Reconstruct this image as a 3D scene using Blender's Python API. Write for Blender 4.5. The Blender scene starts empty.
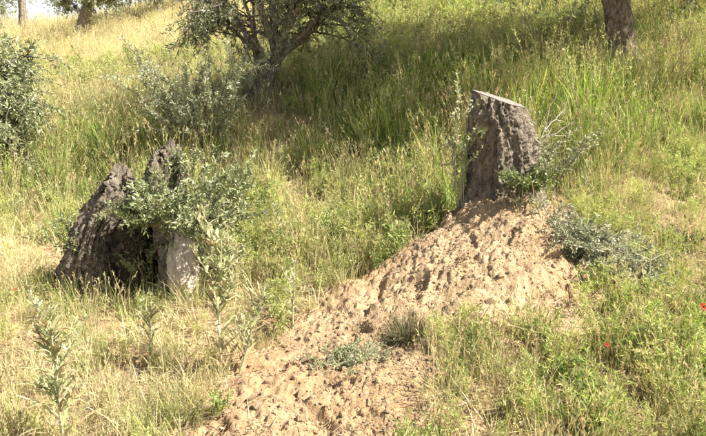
import bpy, math, random
import numpy as np

rng = np.random.default_rng(11)
random.seed(11)
R = math.radians
scene = bpy.context.scene
COL = scene.collection

# ------------------------------------------------------------------ camera, sky, sun, exposure
FPX, CX, CY, W0 = 611.0, 353.0, 218.0, 706.0
ZC, PITCH = 1.6, R(10.0)
cam_d = bpy.data.cameras.new('camera')
cam = bpy.data.objects.new('camera', cam_d)
COL.objects.link(cam)
cam_d.sensor_width = 36.0
cam_d.lens = 36.0 * FPX / W0
cam_d.clip_start, cam_d.clip_end = 0.05, 1000.0
cam.location = (0, 0, ZC)
cam.rotation_euler = (R(90) - PITCH, 0, 0)
scene.camera = cam

SUN = np.array([0.80, -0.30, 0.90]); SUN /= np.linalg.norm(SUN)
world = bpy.data.worlds.new('World'); scene.world = world; world.use_nodes = True
wn = world.node_tree.nodes; wn.clear()
sky = wn.new('ShaderNodeTexSky'); sky.sky_type = 'NISHITA'; sky.sun_disc = False
sky.sun_elevation = math.asin(SUN[2]); sky.sun_rotation = math.atan2(SUN[0], SUN[1])
sky.air_density = 1.0; sky.dust_density = 3.0; sky.ozone_density = 0.5
bg = wn.new('ShaderNodeBackground'); bg.inputs['Strength'].default_value = 0.05
wo = wn.new('ShaderNodeOutputWorld')
wl = world.node_tree.links
# hazy air: the sky pales to white towards the horizon, the same all round
tc_ = wn.new('ShaderNodeTexCoord'); sx_ = wn.new('ShaderNodeSeparateXYZ'); wl.new(tc_.outputs['Generated'], sx_.inputs[0])
mr_ = wn.new('ShaderNodeMapRange'); mr_.interpolation_type = 'SMOOTHSTEP'
for k_, v_ in ((1, .05), (2, .30), (3, .95), (4, .05)): mr_.inputs[k_].default_value = v_
wl.new(sx_.outputs['Z'], mr_.inputs[0])
mw_ = wn.new('ShaderNodeMix'); mw_.data_type = 'RGBA'; wl.new(mr_.outputs[0], mw_.inputs[0]); wl.new(sky.outputs[0], mw_.inputs[6]); mw_.inputs[7].default_value = (11.5, 11.2, 10.6, 1)
wl.new(mw_.outputs[2], bg.inputs[0]); wl.new(bg.outputs[0], wo.inputs[0])

sun_d = bpy.data.lights.new('sun', 'SUN'); sun_d.energy = 5.0; sun_d.angle = R(0.53); sun_d.color = (1.0, 0.955, 0.87)
sun = bpy.data.objects.new('sun', sun_d); COL.objects.link(sun)
from mathutils import Vector
sun.rotation_euler = Vector(SUN).to_track_quat('Z', 'Y').to_euler()
sun.location = (20, -5, 25)

scene.view_settings.view_transform = 'Standard'
scene.view_settings.look = 'None'
scene.view_settings.exposure = 1.48
scene.view_settings.gamma = 1.0
scene.render.engine = 'CYCLES'
scene.cycles.max_bounces = 4
scene.cycles.diffuse_bounces = 2
scene.cycles.glossy_bounces = 1
scene.cycles.transmission_bounces = 3
scene.cycles.transparent_max_bounces = 2
scene.cycles.use_light_tree = False
scene.cycles.caustics_reflective = False
scene.cycles.caustics_refractive = False
scene.cycles.use_denoising = True
scene.cycles.denoiser = 'OPENIMAGEDENOISE'
scene.cycles.denoising_input_passes = 'RGB_ALBEDO_NORMAL'
scene.cycles.denoising_prefilter = 'NONE'
scene.cycles.debug_use_spatial_splits = True
scene.cycles.use_adaptive_sampling = True
scene.cycles.adaptive_threshold = 0.035
scene.cycles.adaptive_min_samples = 12
scene.render.film_transparent = False
scene.cycles.filter_width = 1.5

# ------------------------------------------------------------------ noise
def _h(ix, iy, iz, s=0):
    n = (ix.astype(np.int64) * 374761393 + iy.astype(np.int64) * 668265263 + iz.astype(np.int64) * 1274126177 + s * 362437) & 0xFFFFFFFF
    n = ((n ^ (n >> 13)) * 1274126177) & 0xFFFFFFFF
    n = ((n ^ (n >> 16)) * 2246822519) & 0xFFFFFFFF
    n = n ^ (n >> 15)
    return n.astype(np.float64) / 4294967295.0

def vnoise(P, s=0):
    P = np.asarray(P, float)
    i = np.floor(P); f = P - i; i = i.astype(np.int64)
    f = f * f * f * (f * (f * 6 - 15) + 10)
    out = 0
    for a in (0, 1):
        for b in (0, 1):
            for c in (0, 1):
                w = (f[:, 0] if a else 1 - f[:, 0]) * (f[:, 1] if b else 1 - f[:, 1]) * (f[:, 2] if c else 1 - f[:, 2])
                out = out + w * _h(i[:, 0] + a, i[:, 1] + b, i[:, 2] + c, s)
    return out * 2 - 1

def fbm(P, octv=4, gain=0.5, s=0):
    P = np.asarray(P, float); a, t, n = 1.0, 0.0, 0.0
    for k in range(octv):
        t = t + a * vnoise(P * (2.03 ** k) + 17.3 * k, s + k); n += a; a *= gain
    return t / n

def worley(P2, s=0):
    i = np.floor(P2).astype(np.int64); f = P2 - i
    d1 = np.full(len(P2), 9.0); d2 = d1.copy()
    z = np.zeros(len(P2), np.int64)
    for a in (-1, 0, 1):
        for b in (-1, 0, 1):
            cx, cy = i[:, 0] + a, i[:, 1] + b
            dx = a + _h(cx, cy, z, s) - f[:, 0]; dy = b + _h(cx, cy, z, s + 5) - f[:, 1]
            d = np.sqrt(dx * dx + dy * dy)
            m = d < d1
            d2 = np.where(m, d1, np.minimum(d2, d)); d1 = np.where(m, d, d1)
    return d1, d2

def xy0(x, y, k=1.0, z=0.0):
    x = np.asarray(x, float); y = np.asarray(y, float)
    return np.stack([x.ravel() * k, y.ravel() * k, np.full(x.size, z)], 1)

def smooth(a, b, x):
    t = np.clip((x - a) / (b - a), 0, 1)
    return t * t * (3 - 2 * t)

# ------------------------------------------------------------------ terrain
def ray(px, py):
    u, v = (px - CX) / FPX, (CY - py) / FPX
    c, s = math.cos(PITCH), math.sin(PITCH)
    return np.array([u, c + v * s, -s + v * c])

def P(px, py, Y):
    d = ray(px, py); d = d / d[1]
    return np.array([0, 0, ZC]) + d * Y

_cp = []
for px, py, Y in [(-80, 440, 2.3), (100, 436, 2.3), (300, 436, 2.15), (420, 436, 2.1), (650, 436, 2.1), (820, 436, 2.1),
                  (-60, 330, 3.4), (60, 310, 3.7), (130, 300, 3.9), (190, 300, 3.8), (250, 345, 3.1), (-80, 240, 5.0), (10, 240, 5.0),
                  (260, 260, 4.2), (330, 300, 3.45), (380, 225, 4.75), (300, 190, 5.6), (210, 165, 6.0), (100, 190, 6.2), (0, 180, 6.3),
                  (100, 110, 9.5), (200, 105, 7.8), (262, 92, 7.5), (340, 130, 6.9), (420, 150, 6.0), (80, 44, 20.0), (20, 50, 18.0), (150, 60, 15.0),
                  (600, 330, 2.95), (690, 330, 2.95), (640, 260, 3.9), (700, 220, 4.6), (800, 240, 4.2), (620, 185, 4.9), (690, 150, 5.8),
                  (580, 120, 6.2), (480, 120, 6.4), (618, 62, 7.5), (700, 62, 7.6), (500, 60, 8.6), (400, 60, 9.6), (400, 5, 13.5), (550, 5, 12.0),
                  (700, 5, 10.0), (300, 30, 13.0), (250, 20, 17.0), (850, 60, 7.2), (850, 150, 5.6)]:
    _cp.append(P(px, py, Y))
for q in [(0, 0, 0.02), (-4, 0, -0.25), (4, 0, 0.3), (0, -8, -1.3), (-8, -8, -2), (8, -8, -.7), (-10, 4, -.3), (9, 3, 1.9), (10, 8, 3.3),
          (-16, 10, 1.2), (14, 14, 5.2), (-18, 26.5, 4.9), (-11.2, 27, 5.28), (-7.2, 27, 6.25), (0, 27, 7.2), (10, 27, 8.6), (22, 24, 9.5),
          (-26, 40, 4.0), (-10, 40, 4.6), (5, 42, 8.3), (30, 45, 11), (-30, 70, -4), (0, 75, 1.5), (40, 75, 7), (-60, 30, 1.5), (60, 30, 13),
          (-60, 110, -14), (0, 120, -8), (60, 120, 0), (-60, -20, -7), (60, -20, 6), (-25, -5, -3.5), (25, -5, 3.5), (0, -25, -5)]:
    _cp.append(np.array(q, float))
_cp = np.array(_cp)

def _tps(r2):
    return 0.5 * r2 * np.log(r2 + 1e-9)
_n = len(_cp)
_A = np.zeros((_n + 3, _n + 3))
_A[:_n, :_n] = _tps(((_cp[:, None, :2] - _cp[None, :, :2]) ** 2).sum(2)) + np.eye(_n) * 0.06
_A[:_n, _n] = 1; _A[:_n, _n + 1:] = _cp[:, :2]; _A[_n, :_n] = 1; _A[_n + 1:, :_n] = _cp[:, :2].T
_w = np.linalg.solve(_A, np.concatenate([_cp[:, 2], np.zeros(3)]))

def H0(x, y):
    x = np.asarray(x, float); y = np.asarray(y, float); sh = x.shape
    x = x.ravel(); y = y.ravel(); out = np.full(x.size, _w[_n]) + _w[_n + 1] * x + _w[_n + 2] * y
    for k in range(_n):
        out += _w[k] * _tps((x - _cp[k, 0]) ** 2 + (y - _cp[k, 1]) ** 2)
    return out.reshape(sh)

# the heap of dug earth: a ridge from the stump down to the lower left
RIDGE = [(1.04, 3.98, 0.27, 0.66), (0.80, 3.62, 0.13, 0.62), (0.50, 3.20, 0.07, 0.55), (1.30, 3.55, 0.10, 0.55)]
def bump(x, y):
    b = 0
    for cx, cy, h, s in RIDGE:
        b = b + h * np.exp(-((x - cx) ** 2 + (y - cy) ** 2) / (2 * (s * .62) ** 2))
    return b

def H(x, y):
    return H0(x, y) + bump(np.asarray(x, float), np.asarray(y, float))

def at(px, py, ymin=1.2, ymax=70):
    Y = np.concatenate([np.linspace(ymin, 12, 900), np.linspace(12, ymax, 600)[1:]])
    d = ray(px, py); d = d / d[1]
    x = d[0] * Y; z = ZC + d[2] * Y
    g = H(x, Y)
    k = np.argmax(z < g)
    if not (z < g).any(): k = len(Y) - 1
    return np.array([x[k], Y[k], g[k]])

# bare earth outline, laid on the ground
_soil_px = [(190, 440), (235, 392), (262, 350), (318, 318), (372, 285), (412, 250), (440, 228), (470, 206), (505, 192), (545, 196), (562, 215),
            (578, 262), (572, 290), (520, 322), (468, 334), (430, 366), (400, 440)]
SOIL = np.array([at(*q)[:2] for q in _soil_px])
SOIL = np.concatenate([SOIL, [[0.18, 1.2], [-0.45, 1.2]]])
def soil_sd(x, y):
    """signed distance to the bare-earth outline, positive inside"""
    x = np.asarray(x, float).ravel(); y = np.asarray(y, float).ravel()
    ins = np.zeros(x.size, bool); dm = np.full(x.size, 1e9)
    n = len(SOIL)
    for i in range(n):
        a, b = SOIL[i], SOIL[(i + 1) % n]
        c = ((a[1] > y) != (b[1] > y)) & (x < (b[0] - a[0]) * (y - a[1]) / (b[1] - a[1] + 1e-12) + a[0])
        ins ^= c
        e = b - a; t = np.clip(((x - a[0]) * e[0] + (y - a[1]) * e[1]) / (e @ e), 0, 1)
        dm = np.minimum(dm, np.hypot(x - a[0] - t * e[0], y - a[1] - t * e[1]))
    return np.where(ins, dm, -dm)

def soil_relief(x, y):
    q = xy0(x, y)
    wx = fbm(q * 3.1, 3, s=40) * .10; wy = fbm(q * 3.1 + 9, 3, s=41) * .10
    d1, d2 = worley(np.stack([(q[:, 0] + wx) * 9, (q[:, 1] + wy) * 9], 1), 3)
    e1, e2 = worley(np.stack([(q[:, 0] + wy) * 24, (q[:, 1] + wx) * 24], 1), 8)
    g1, g2 = worley(np.stack([(q[:, 0] + wy) * 52, (q[:, 1] + wx) * 52], 1), 9)
    lump = smooth(-.35, .45, fbm(q * 2.3, 3, s=50))
    steep = smooth(2.6, 3.3, q[:, 1])
    amp = 0.35 + 0.65 * np.maximum(lump, steep * .9)
    tur = lambda k, s_: np.abs(vnoise(np.stack([q[:, 0] * k + wx * 30, q[:, 1] * k + wy * 30, 0 * wx + s_], 1), s_))
    r = 0.095 * fbm(q * 2.8, 5, s=51)
    r += amp * (.004 * (np.minimum(e2 - e1, .4) - .2) + .034 * (tur(3.6, 61) - .3) + .014 * (tur(12, 62) - .3) + .010 * (tur(27, 63) - .3) + .014 * (tur(52, 67) - .3) + .007 * vnoise(q * 100, 64))
    r += .008 * amp * smooth(.06, .24, fbm(q * 13, 3, s=65)) + .004 * amp * smooth(.0, .15, fbm(q * 30, 2, s=66))
    # small slumps and undercut pockets
    p = fbm(q * 5.5 + 3, 2, s=60)
    r -= 0.045 * smooth(.32, .44, p) * amp
    return r

# ------------------------------------------------------------------ mesh helpers
def mesh_np(name, V, F, col=None, smooth_=False):
    V = np.asarray(V, np.float32); F = np.asarray(F, np.int32)
    me = bpy.data.meshes.new(name)
    me.vertices.add(len(V)); me.vertices.foreach_set('co', V.ravel())
    k = F.shape[1]
    me.loops.add(F.size); me.loops.foreach_set('vertex_index', F.ravel())
    me.polygons.add(len(F)); me.polygons.foreach_set('loop_start', np.arange(0, F.size, k, dtype=np.int32))
    if smooth_:
        me.polygons.foreach_set('use_smooth', np.ones(len(F), bool))
    if col is not None:
        a = me.attributes.new('Col', 'FLOAT_COLOR', 'POINT')
        c = np.ones((len(V), 4), np.float32); c[:, :3] = col
        a.data.foreach_set('color', c.ravel())
    me.update(calc_edges=True)
    return me

class Geo:
    """collects quads with a colour per vertex"""
    def __init__(s): s.V, s.F, s.C, s.n = [], [], [], 0
    def add(s, V, F, C):
        V = np.asarray(V, float)
        if len(V) == 0: return s
        s.V.append(V); s.F.append(np.asarray(F) + s.n)
        C = np.asarray(C, float); s.C.append(np.broadcast_to(C, (len(V), 3)) if C.ndim == 1 else C); s.n += len(V); return s
    def get(s):
        return np.concatenate(s.V), np.concatenate(s.F), np.concatenate(s.C)

def link(name, me, mat, parent=None, props=None, loc=None):
    o = bpy.data.objects.new(name, me); COL.objects.link(o)
    if mat is not None and not me.materials: me.materials.append(mat)
    if parent is not None: o.parent = parent
    if loc is not None: o.location = loc
    for k, v in (props or {}).items(): o[k] = v
    return o

def thing(name, label, cat, loc, group=None):
    o = bpy.data.objects.new(name, None); COL.objects.link(o)
    o.location = tuple(float(v) for v in loc); o.empty_display_size = .1
    o['label'] = label; o['category'] = cat
    if group: o['group'] = group
    return o

def part(name, geo, mat, t, smooth_=False, props=None):
    V, F, C = geo.get() if isinstance(geo, Geo) else geo
    r_ = t
    while r_.parent is not None: r_ = r_.parent
    V = V - np.array(r_.matrix_basis.translation)
    return link(name, mesh_np(name, V, F, C, smooth_), mat, t, props)

def jit(c, n, v=.15, h=.05):
    c = np.asarray(c, float)
    return np.clip(c * (1 + rng.normal(0, v, (n, 1))) * (1 + rng.normal(0, h, (n, 3))), .004, 1)

def blades(base, az, L, lean, bend, w, segs=4, col=(.1, .12, .03), tip=None, prof='grass', twist=None, pw=1.4):
    base = np.asarray(base, float); n = len(base)
    ar = lambda a: np.broadcast_to(np.asarray(a, float), (n,))
    az, L, lean, bend, w = map(ar, (az, L, lean, bend, w))
    t = np.linspace(0, 1, segs + 1)
    th = lean[:, None] + bend[:, None] * t[None] ** pw
    dt = np.diff(t)
    thm = .5 * (th[:, 1:] + th[:, :-1])
    r = np.concatenate([np.zeros((n, 1)), np.cumsum(np.sin(thm) * dt, 1)], 1) * L[:, None]
    z = np.concatenate([np.zeros((n, 1)), np.cumsum(np.cos(thm) * dt, 1)], 1) * L[:, None]
    ca, sa = np.cos(az)[:, None], np.sin(az)[:, None]
    c = np.stack([base[:, :1] + r * ca, base[:, 1:2] + r * sa, base[:, 2:3] + z], 2)
    tw = rng.normal(0, .5, n) if twist is None else ar(twist)
    sx, sy = -np.sin(az + tw), np.cos(az + tw)
    side = np.stack([sx, sy, np.zeros(n)], 1)[:, None, :]
    if prof == 'grass': wp = (1 - t ** 2.2) * .85 + .03
    elif prof == 'stem': wp = 1 - .6 * t
    else: wp = np.clip(np.sin(np.pi * (t * .93 + .04)) ** .75, .06, 1)
    hw = (w[:, None] * wp[None])[:, :, None] * .5
    V = np.stack([c - side * hw, c + side * hw], 2).reshape(-1, 3)
    per = (segs + 1) * 2
    k = np.arange(segs) * 2
    f = np.stack([k, k + 1, k + 3, k + 2], 1)
    F = (f[None] + (np.arange(n) * per)[:, None, None]).reshape(-1, 4)
    col = np.asarray(col, float)
    if col.ndim == 1: col = np.repeat(col[None], n, 0)
    if tip is None: tip = col
    tip = np.asarray(tip, float)
    if tip.ndim == 1: tip = np.repeat(tip[None], n, 0)
    tt = t[None, :, None] ** 1.5
    C = np.repeat((col[:, None] * (1 - tt) + tip[:, None] * tt)[:, :, None, :], 2, 2).reshape(-1, 3)
    return V, F, C

def nrm(v): return v / (np.linalg.norm(v, axis=-1, keepdims=True) + 1e-9)

def leaves(pos, d, L, W, col, fold=.25, back=None):
    """folded, two-quad lanceolate leaves"""
    pos = np.asarray(pos, float); n = len(pos); d = nrm(np.asarray(d, float))
    L = np.broadcast_to(L, (n,))[:, None]; W = np.broadcast_to(W, (n,))[:, None]
    rv = nrm(rng.normal(0, 1, (n, 3)) + np.array([0, 0, .8]))
    s = nrm(np.cross(d, rv)); u = np.cross(s, d)
    curl = rng.normal(0, .12, (n, 1))
    mid = pos + d * L * .5 + u * L * curl
    tip = pos + d * L + u * L * curl * .2
    l = mid - s * W * .5 + u * W * fold; r = mid + s * W * .5 + u * W * fold
    V = np.stack([pos, r, mid, l, tip], 1).reshape(-1, 3)
    f = np.array([[0, 1, 2, 3], [2, 1, 4, 3]])
    f = np.array([[0, 1, 4, 2], [0, 2, 4, 3]])
    F = (f[None] + (np.arange(n) * 5)[:, None, None]).reshape(-1, 4)
    col = np.asarray(col, float)
    if col.ndim == 1: col = np.repeat(col[None], n, 0)
    return V, F, np.repeat(col, 5, 0)

def tube(path, rad, sides=6, col=(.1, .08, .06)):
    path = np.asarray(path, float); k = len(path); rad = np.broadcast_to(np.asarray(rad, float), (k,))
    t = nrm(np.gradient(path, axis=0))
    ref = np.array([1.0, .13, .07]) if abs(t[0][0]) < .8 else np.array([0, 1.0, .1])
    a = nrm(np.cross(t, ref)); b = np.cross(t, a)
    ang = np.linspace(0, 2 * np.pi, sides, endpoint=False)
    V = path[:, None] + rad[:, None, None] * (np.cos(ang)[None, :, None] * a[:, None] + np.sin(ang)[None, :, None] * b[:, None])
    i = np.arange(k - 1)[:, None] * sides; j = np.arange(sides)[None]; j2 = (j + 1) % sides
    F = np.stack([i + j, i + j2, i + sides + j2, i + sides + j], 2).reshape(-1, 4)
    return V.reshape(-1, 3), F, np.asarray(col, float)

# ------------------------------------------------------------------ materials
def new_mat(name):
    m = bpy.data.materials.new(name); m.use_nodes = True
    nt = m.node_tree; nt.nodes.clear()
    return m, nt, nt.nodes, nt.links

def leaf_mat(name, transl=.35, rough=.55, spec=.3, dry_col=None, vary=.35, scatter=False):
    m, nt, N, Lk = new_mat(name)
    a = N.new('ShaderNodeAttribute'); a.attribute_name = 'Col'
    col = a.outputs['Color']
    if dry_col is not None:
        d = N.new('ShaderNodeAttribute'); d.attribute_type = 'INSTANCER'; d.attribute_name = 'dry'
        mx = N.new('ShaderNodeMix'); mx.data_type = 'RGBA'
        Lk.new(d.outputs['Fac'], mx.inputs[0]); Lk.new(col, mx.inputs[6]); mx.inputs[7].default_value = (*dry_col, 1)
        col = mx.outputs[2]
    if scatter:
        oi = N.new('ShaderNodeObjectInfo')
        mr = N.new('ShaderNodeMapRange'); mr.inputs[3].default_value = 1 - vary; mr.inputs[4].default_value = 1 + vary
        Lk.new(oi.outputs['Random'], mr.inputs[0])
        hs = N.new('ShaderNodeHueSaturation'); Lk.new(mr.outputs[0], hs.inputs['Value']); Lk.new(col, hs.inputs['Color'])
        col = hs.outputs[0]
    p = N.new('ShaderNodeBsdfPrincipled'); p.inputs['Roughness'].default_value = rough; p.inputs['Specular IOR Level'].default_value = spec
    tr = N.new('ShaderNodeBsdfTranslucent')
    hs2 = N.new('ShaderNodeHueSaturation'); hs2.inputs['Saturation'].default_value = 1.15; hs2.inputs['Value'].default_value = 1.25
    Lk.new(col, hs2.inputs['Color']); Lk.new(hs2.outputs[0], tr.inputs[0])
    Lk.new(col, p.inputs['Base Color'])
    ms = N.new('ShaderNodeMixShader'); ms.inputs[0].default_value = transl
    Lk.new(p.outputs[0], ms.inputs[1]); Lk.new(tr.outputs[0], ms.inputs[2])
    o = N.new('ShaderNodeOutputMaterial'); Lk.new(ms.outputs[0], o.inputs[0])
    return m

def rough_mat(name, ramp, scale, bump_s, rough=.95, stretch=(1, 1, 1), detail=8, use_col=False, spec=.15, dist=.02):
    m, nt, N, Lk = new_mat(name)
    tc = N.new('ShaderNodeTexCoord'); mp = N.new('ShaderNodeMapping'); mp.inputs['Scale'].default_value = stretch
    Lk.new(tc.outputs['Object'], mp.inputs[0])
    nz = N.new('ShaderNodeTexNoise'); nz.inputs['Scale'].default_value = scale; nz.inputs['Detail'].default_value = detail; nz.inputs['Roughness'].default_value = .65
    Lk.new(mp.outputs[0], nz.inputs['Vector'])
    cr = N.new('ShaderNodeValToRGB'); e = cr.color_ramp.elements
    while len(e) < len(ramp): e.new(.5)
    for el, (pos, c) in zip(e, ramp): el.position = pos; el.color = (*c, 1)
    Lk.new(nz.outputs['Fac'], cr.inputs[0])
    col = cr.outputs[0]
    if use_col:
        a = N.new('ShaderNodeAttribute'); a.attribute_name = 'Col'
        mx = N.new('ShaderNodeMix'); mx.data_type = 'RGBA'; mx.blend_type = 'MULTIPLY'; mx.inputs[0].default_value = 1
        Lk.new(col, mx.inputs[6]); Lk.new(a.outputs['Color'], mx.inputs[7]); col = mx.outputs[2]
    p = N.new('ShaderNodeBsdfPrincipled'); p.inputs['Roughness'].default_value = rough; p.inputs['Specular IOR Level'].default_value = spec
    Lk.new(col, p.inputs['Base Color'])
    n2 = N.new('ShaderNodeTexNoise'); n2.inputs['Scale'].default_value = scale * 3; n2.inputs['Detail'].default_value = 6; n2.inputs['Roughness'].default_value = .7
    Lk.new(mp.outputs[0], n2.inputs['Vector'])
    b = N.new('ShaderNodeBump'); b.inputs['Strength'].default_value = bump_s; b.inputs['Distance'].default_value = dist
    Lk.new(n2.outputs['Fac'], b.inputs['Height']); Lk.new(b.outputs[0], p.inputs['Normal'])
    o = N.new('ShaderNodeOutputMaterial'); Lk.new(p.outputs[0], o.inputs[0])
    return m

STRAW = (.50, .40, .20)
M_grass = leaf_mat('tall_grass_blades', .40, .5, .3, dry_col=(.60, .56, .29), vary=.30, scatter=True)
M_short = leaf_mat('short_grass_blades', .38, .6, .2, dry_col=(.66, .60, .35), vary=.30, scatter=True)
M_forb = leaf_mat('weed_leaves', .38, .55, .25, dry_col=(.56, .54, .24), vary=.30, scatter=True)
M_straw = leaf_mat('dead_straw', .15, .7, .15, dry_col=None, vary=.3, scatter=True)
M_olive = leaf_mat('olive_leaves', .22, .42, .45)
M_plant = leaf_mat('plant_leaves', .32, .5, .3)
M_petal = leaf_mat('poppy_petals', .45, .5, .2)
M_soil = rough_mat('dry_clay_soil', [(.25, (.37, .255, .15)), (.5, (.51, .375, .23)), (.75, (.59, .455, .29))], 9, 1.0, use_col=True, dist=.026)
M_crumb = rough_mat('soil_crumbs', [(.3, (.37, .26, .155)), (.7, (.51, .38, .235))], 4, .6, dist=.1)
M_ground = rough_mat('dry_hillside_ground', [(.3, (.66, .60, .55)), (.55, (.95, .93, .9)), (.75, (1.2, 1.18, 1.1))], 14, .6, use_col=True, dist=.02)
M_bark = rough_mat('olive_bark', [(.28, (.085, .068, .050)), (.45, (.22, .18, .135)), (.58, (.38, .32, .245)), (.75, (.56, .49, .395))], 38, 1., stretch=(1, 1, .4), use_col=True, dist=.03)
M_wood = rough_mat('weathered_wood', [(.3, (.33, .275, .22)), (.55, (.54, .47, .39)), (.8, (.68, .62, .53))], 55, .8, stretch=(1, 1, .06), use_col=True, dist=.008)
M_cut = None

def cut_mat():
    m, nt, N, Lk = new_mat('sawn_wood_rings')
    tc = N.new('ShaderNodeTexCoord')
    wv = N.new('ShaderNodeTexWave'); wv.wave_type = 'RINGS'; wv.rings_direction = 'Z'; wv.inputs['Scale'].default_value = 18
    wv.inputs['Distortion'].default_value = 5; wv.inputs['Detail'].default_value = 3; wv.inputs['Detail Scale'].default_value = 2
    Lk.new(tc.outputs['Object'], wv.inputs[0])
    cr = N.new('ShaderNodeValToRGB'); cr.color_ramp.elements[0].color = (.15, .135, .115, 1); cr.color_ramp.elements[1].color = (.25, .23, .20, 1)
    Lk.new(wv.outputs[0], cr.inputs[0])
    p = N.new('ShaderNodeBsdfPrincipled'); p.inputs['Roughness'].default_value = .85; p.inputs['Specular IOR Level'].default_value = .2
    Lk.new(cr.outputs[0], p.inputs[0])
    b = N.new('ShaderNodeBump'); b.inputs['Strength'].default_value = .4; b.inputs['Distance'].default_value = .004
    Lk.new(wv.outputs[0], b.inputs['Height']); Lk.new(b.outputs[0], p.inputs['Normal'])
    o = N.new('ShaderNodeOutputMaterial'); Lk.new(p.outputs[0], o.inputs[0])
    return m
M_cut = cut_mat()

# ------------------------------------------------------------------ what grows where (ground seeds, blended)
#        px   py    T    Th    S    F    Fh    D      tall density, tall height, short density, weed density, weed height, dryness
SEED = [(15, 30, .35, .35, 1., .10, .20, .95), (120, 55, .55, .38, 1., .15, .20, .92), (190, 40, .5, .40, 1., .15, .25, .92), (240, 30, .5, .4, 1., .2, .25, .9),
        (60, 78, .45, .40, .9, .55, .40, .62), (130, 78, .45, .40, .9, .75, .42, .55), (60, 105, .45, .40, .8, .25, .3, .80), (130, 112, .7, .45, .8, .2, .25, .6),
        (100, 160, 1., .60, .7, .30, .30, .22), (30, 190, .9, .55, .7, .5, .3, .35), (40, 215, .3, .3, .7, .7, .28, .45), (20, 255, .06, .3, .7, .20, .14, .92), (55, 262, .05, .25, .6, .2, .12, .95),
        (200, 140, 1., .60, .6, .3, .3, .25), (240, 165, .75, .52, .7, .6, .3, .35), (150, 200, .9, .55, .7, .4, .3, .3), (75, 230, .6, .42, .8, .5, .25, .45), (225, 200, .6, .48, .7, .8, .32, .35), (262, 98, .15, .25, .7, .1, .2, .5), (262, 112, .25, .3, .7, .2, .25, .5), (240, 104, .2, .3, .7, .2, .25, .5), (285, 106, .3, .3, .7, .2, .25, .45), (330, 112, 1., .62, .5, .2, .3, .02), (430, 105, 1., .62, .5, .2, .3, .0),
        (380, 140, 1., .60, .5, .3, .3, .1), (460, 150, .9, .60, .5, .4, .3, .1), (560, 115, 1., .68, .5, .2, .3, .0), (660, 95, 1., .66, .5, .25, .3, .1), (620, 140, 1., .64, .6, .4, .3, .12), (580, 185, .8, .5, .6, .5, .3, .2),
        (660, 175, .35, .32, .9, .8, .25, .45), (690, 205, .2, .3, .9, .6, .2, .6), (640, 215, .25, .3, .8, .8, .25, .45),
        (330, 40, .4, .4, .7, .8, .4, .55), (400, 30, .3, .4, .7, 1., .42, .52), (480, 30, .3, .4, .7, 1., .42, .48), (560, 25, .45, .45, .6, .9, .4, .42), (690, 20, .6, .5, .6, .8, .4, .3), (612, 60, .5, .32, .7, .5, .25, .2), (632, 66, .5, .34, .7, .5, .25, .2), (615, 78, .7, .42, .6, .4, .3, .15), (470, 75, .9, .55, .6, .5, .35, .2),
        (285, 195, .1, .3, .6, .45, .2, .85), (325, 185, .5, .48, .7, .7, .28, .45), (300, 250, .22, .36, .8, .9, .30, .42), (260, 270, .2, .35, .7, 1., .30, .4), (390, 200, .4, .42, .7, .9, .32, .36), (350, 240, .3, .4, .7, 1., .32, .38),
        (420, 210, .45, .45, .6, .9, .32, .3), (240, 215, .3, .4, .6, 1., .32, .4), (300, 310, .15, .3, .6, .8, .26, .5),
        (95, 300, .35, .28, 1., .7, .18, .5), (135, 303, .3, .26, 1., .7, .16, .55), (175, 308, .25, .26, 1., .7, .18, .55), (100, 335, .06, .25, .8, .55, .14, .72), (30, 320, .06, .25, .8, .6, .18, .66), (160, 325, .04, .25, .7, .5, .14, .75), (50, 420, .05, .25, .8, .5, .14, .78), (120, 400, .06, .3, .7, .5, .15, .72), (185, 400, .1, .28, .5, .45, .15, .65), (215, 350, .08, .3, .5, .5, .2, .6),
        (440, 425, .05, .2, 1., 1., .14, .55), (480, 420, .05, .2, 1., 1., .18, .5), (480, 385, .06, .22, .9, 1., .18, .45), (510, 350, .06, .22, .8, 1., .20, .4), (560, 340, .10, .28, .5, 1., .26, .32), (560, 410, .10, .28, .6, 1., .24, .38), (650, 380, .15, .3, .5, 1., .28, .34), (680, 430, .1, .3, .5, 1., .26, .4), (600, 300, .1, .3, .5, 1., .25, .35),
        (680, 280, .25, .3, .6, .7, .25, .42), (690, 250, .2, .3, .6, .5, .22, .5)]
_sd = np.array(SEED)
_sd[:, 7] = np.where(_sd[:, 7] < .7, _sd[:, 7] * .78, _sd[:, 7])
_sw = np.array([at(a, b) for a, b in _sd[:, :2]])
_sk = np.stack([_sw[:, 0] / _sw[:, 1], np.log(_sw[:, 1]) * .9], 1)
def field(x, y):
    k = np.stack([x / np.maximum(y, .8), np.log(np.maximum(y, .8)) * .9], 1)
    q = xy0(x, y)
    k = k + .035 * np.stack([fbm(q * 2.2, 2, s=71), fbm(q * 2.2 + 5, 2, s=72)], 1)
    num = np.zeros((len(x), 6)); den = np.zeros(len(x))
    for i in range(len(_sd)):
        w = 1 / (((k - _sk[i]) ** 2).sum(1) + 4e-4) ** 1.7
        num += w[:, None] * _sd[i, 2:]; den += w
    return num / den[:, None]

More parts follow.
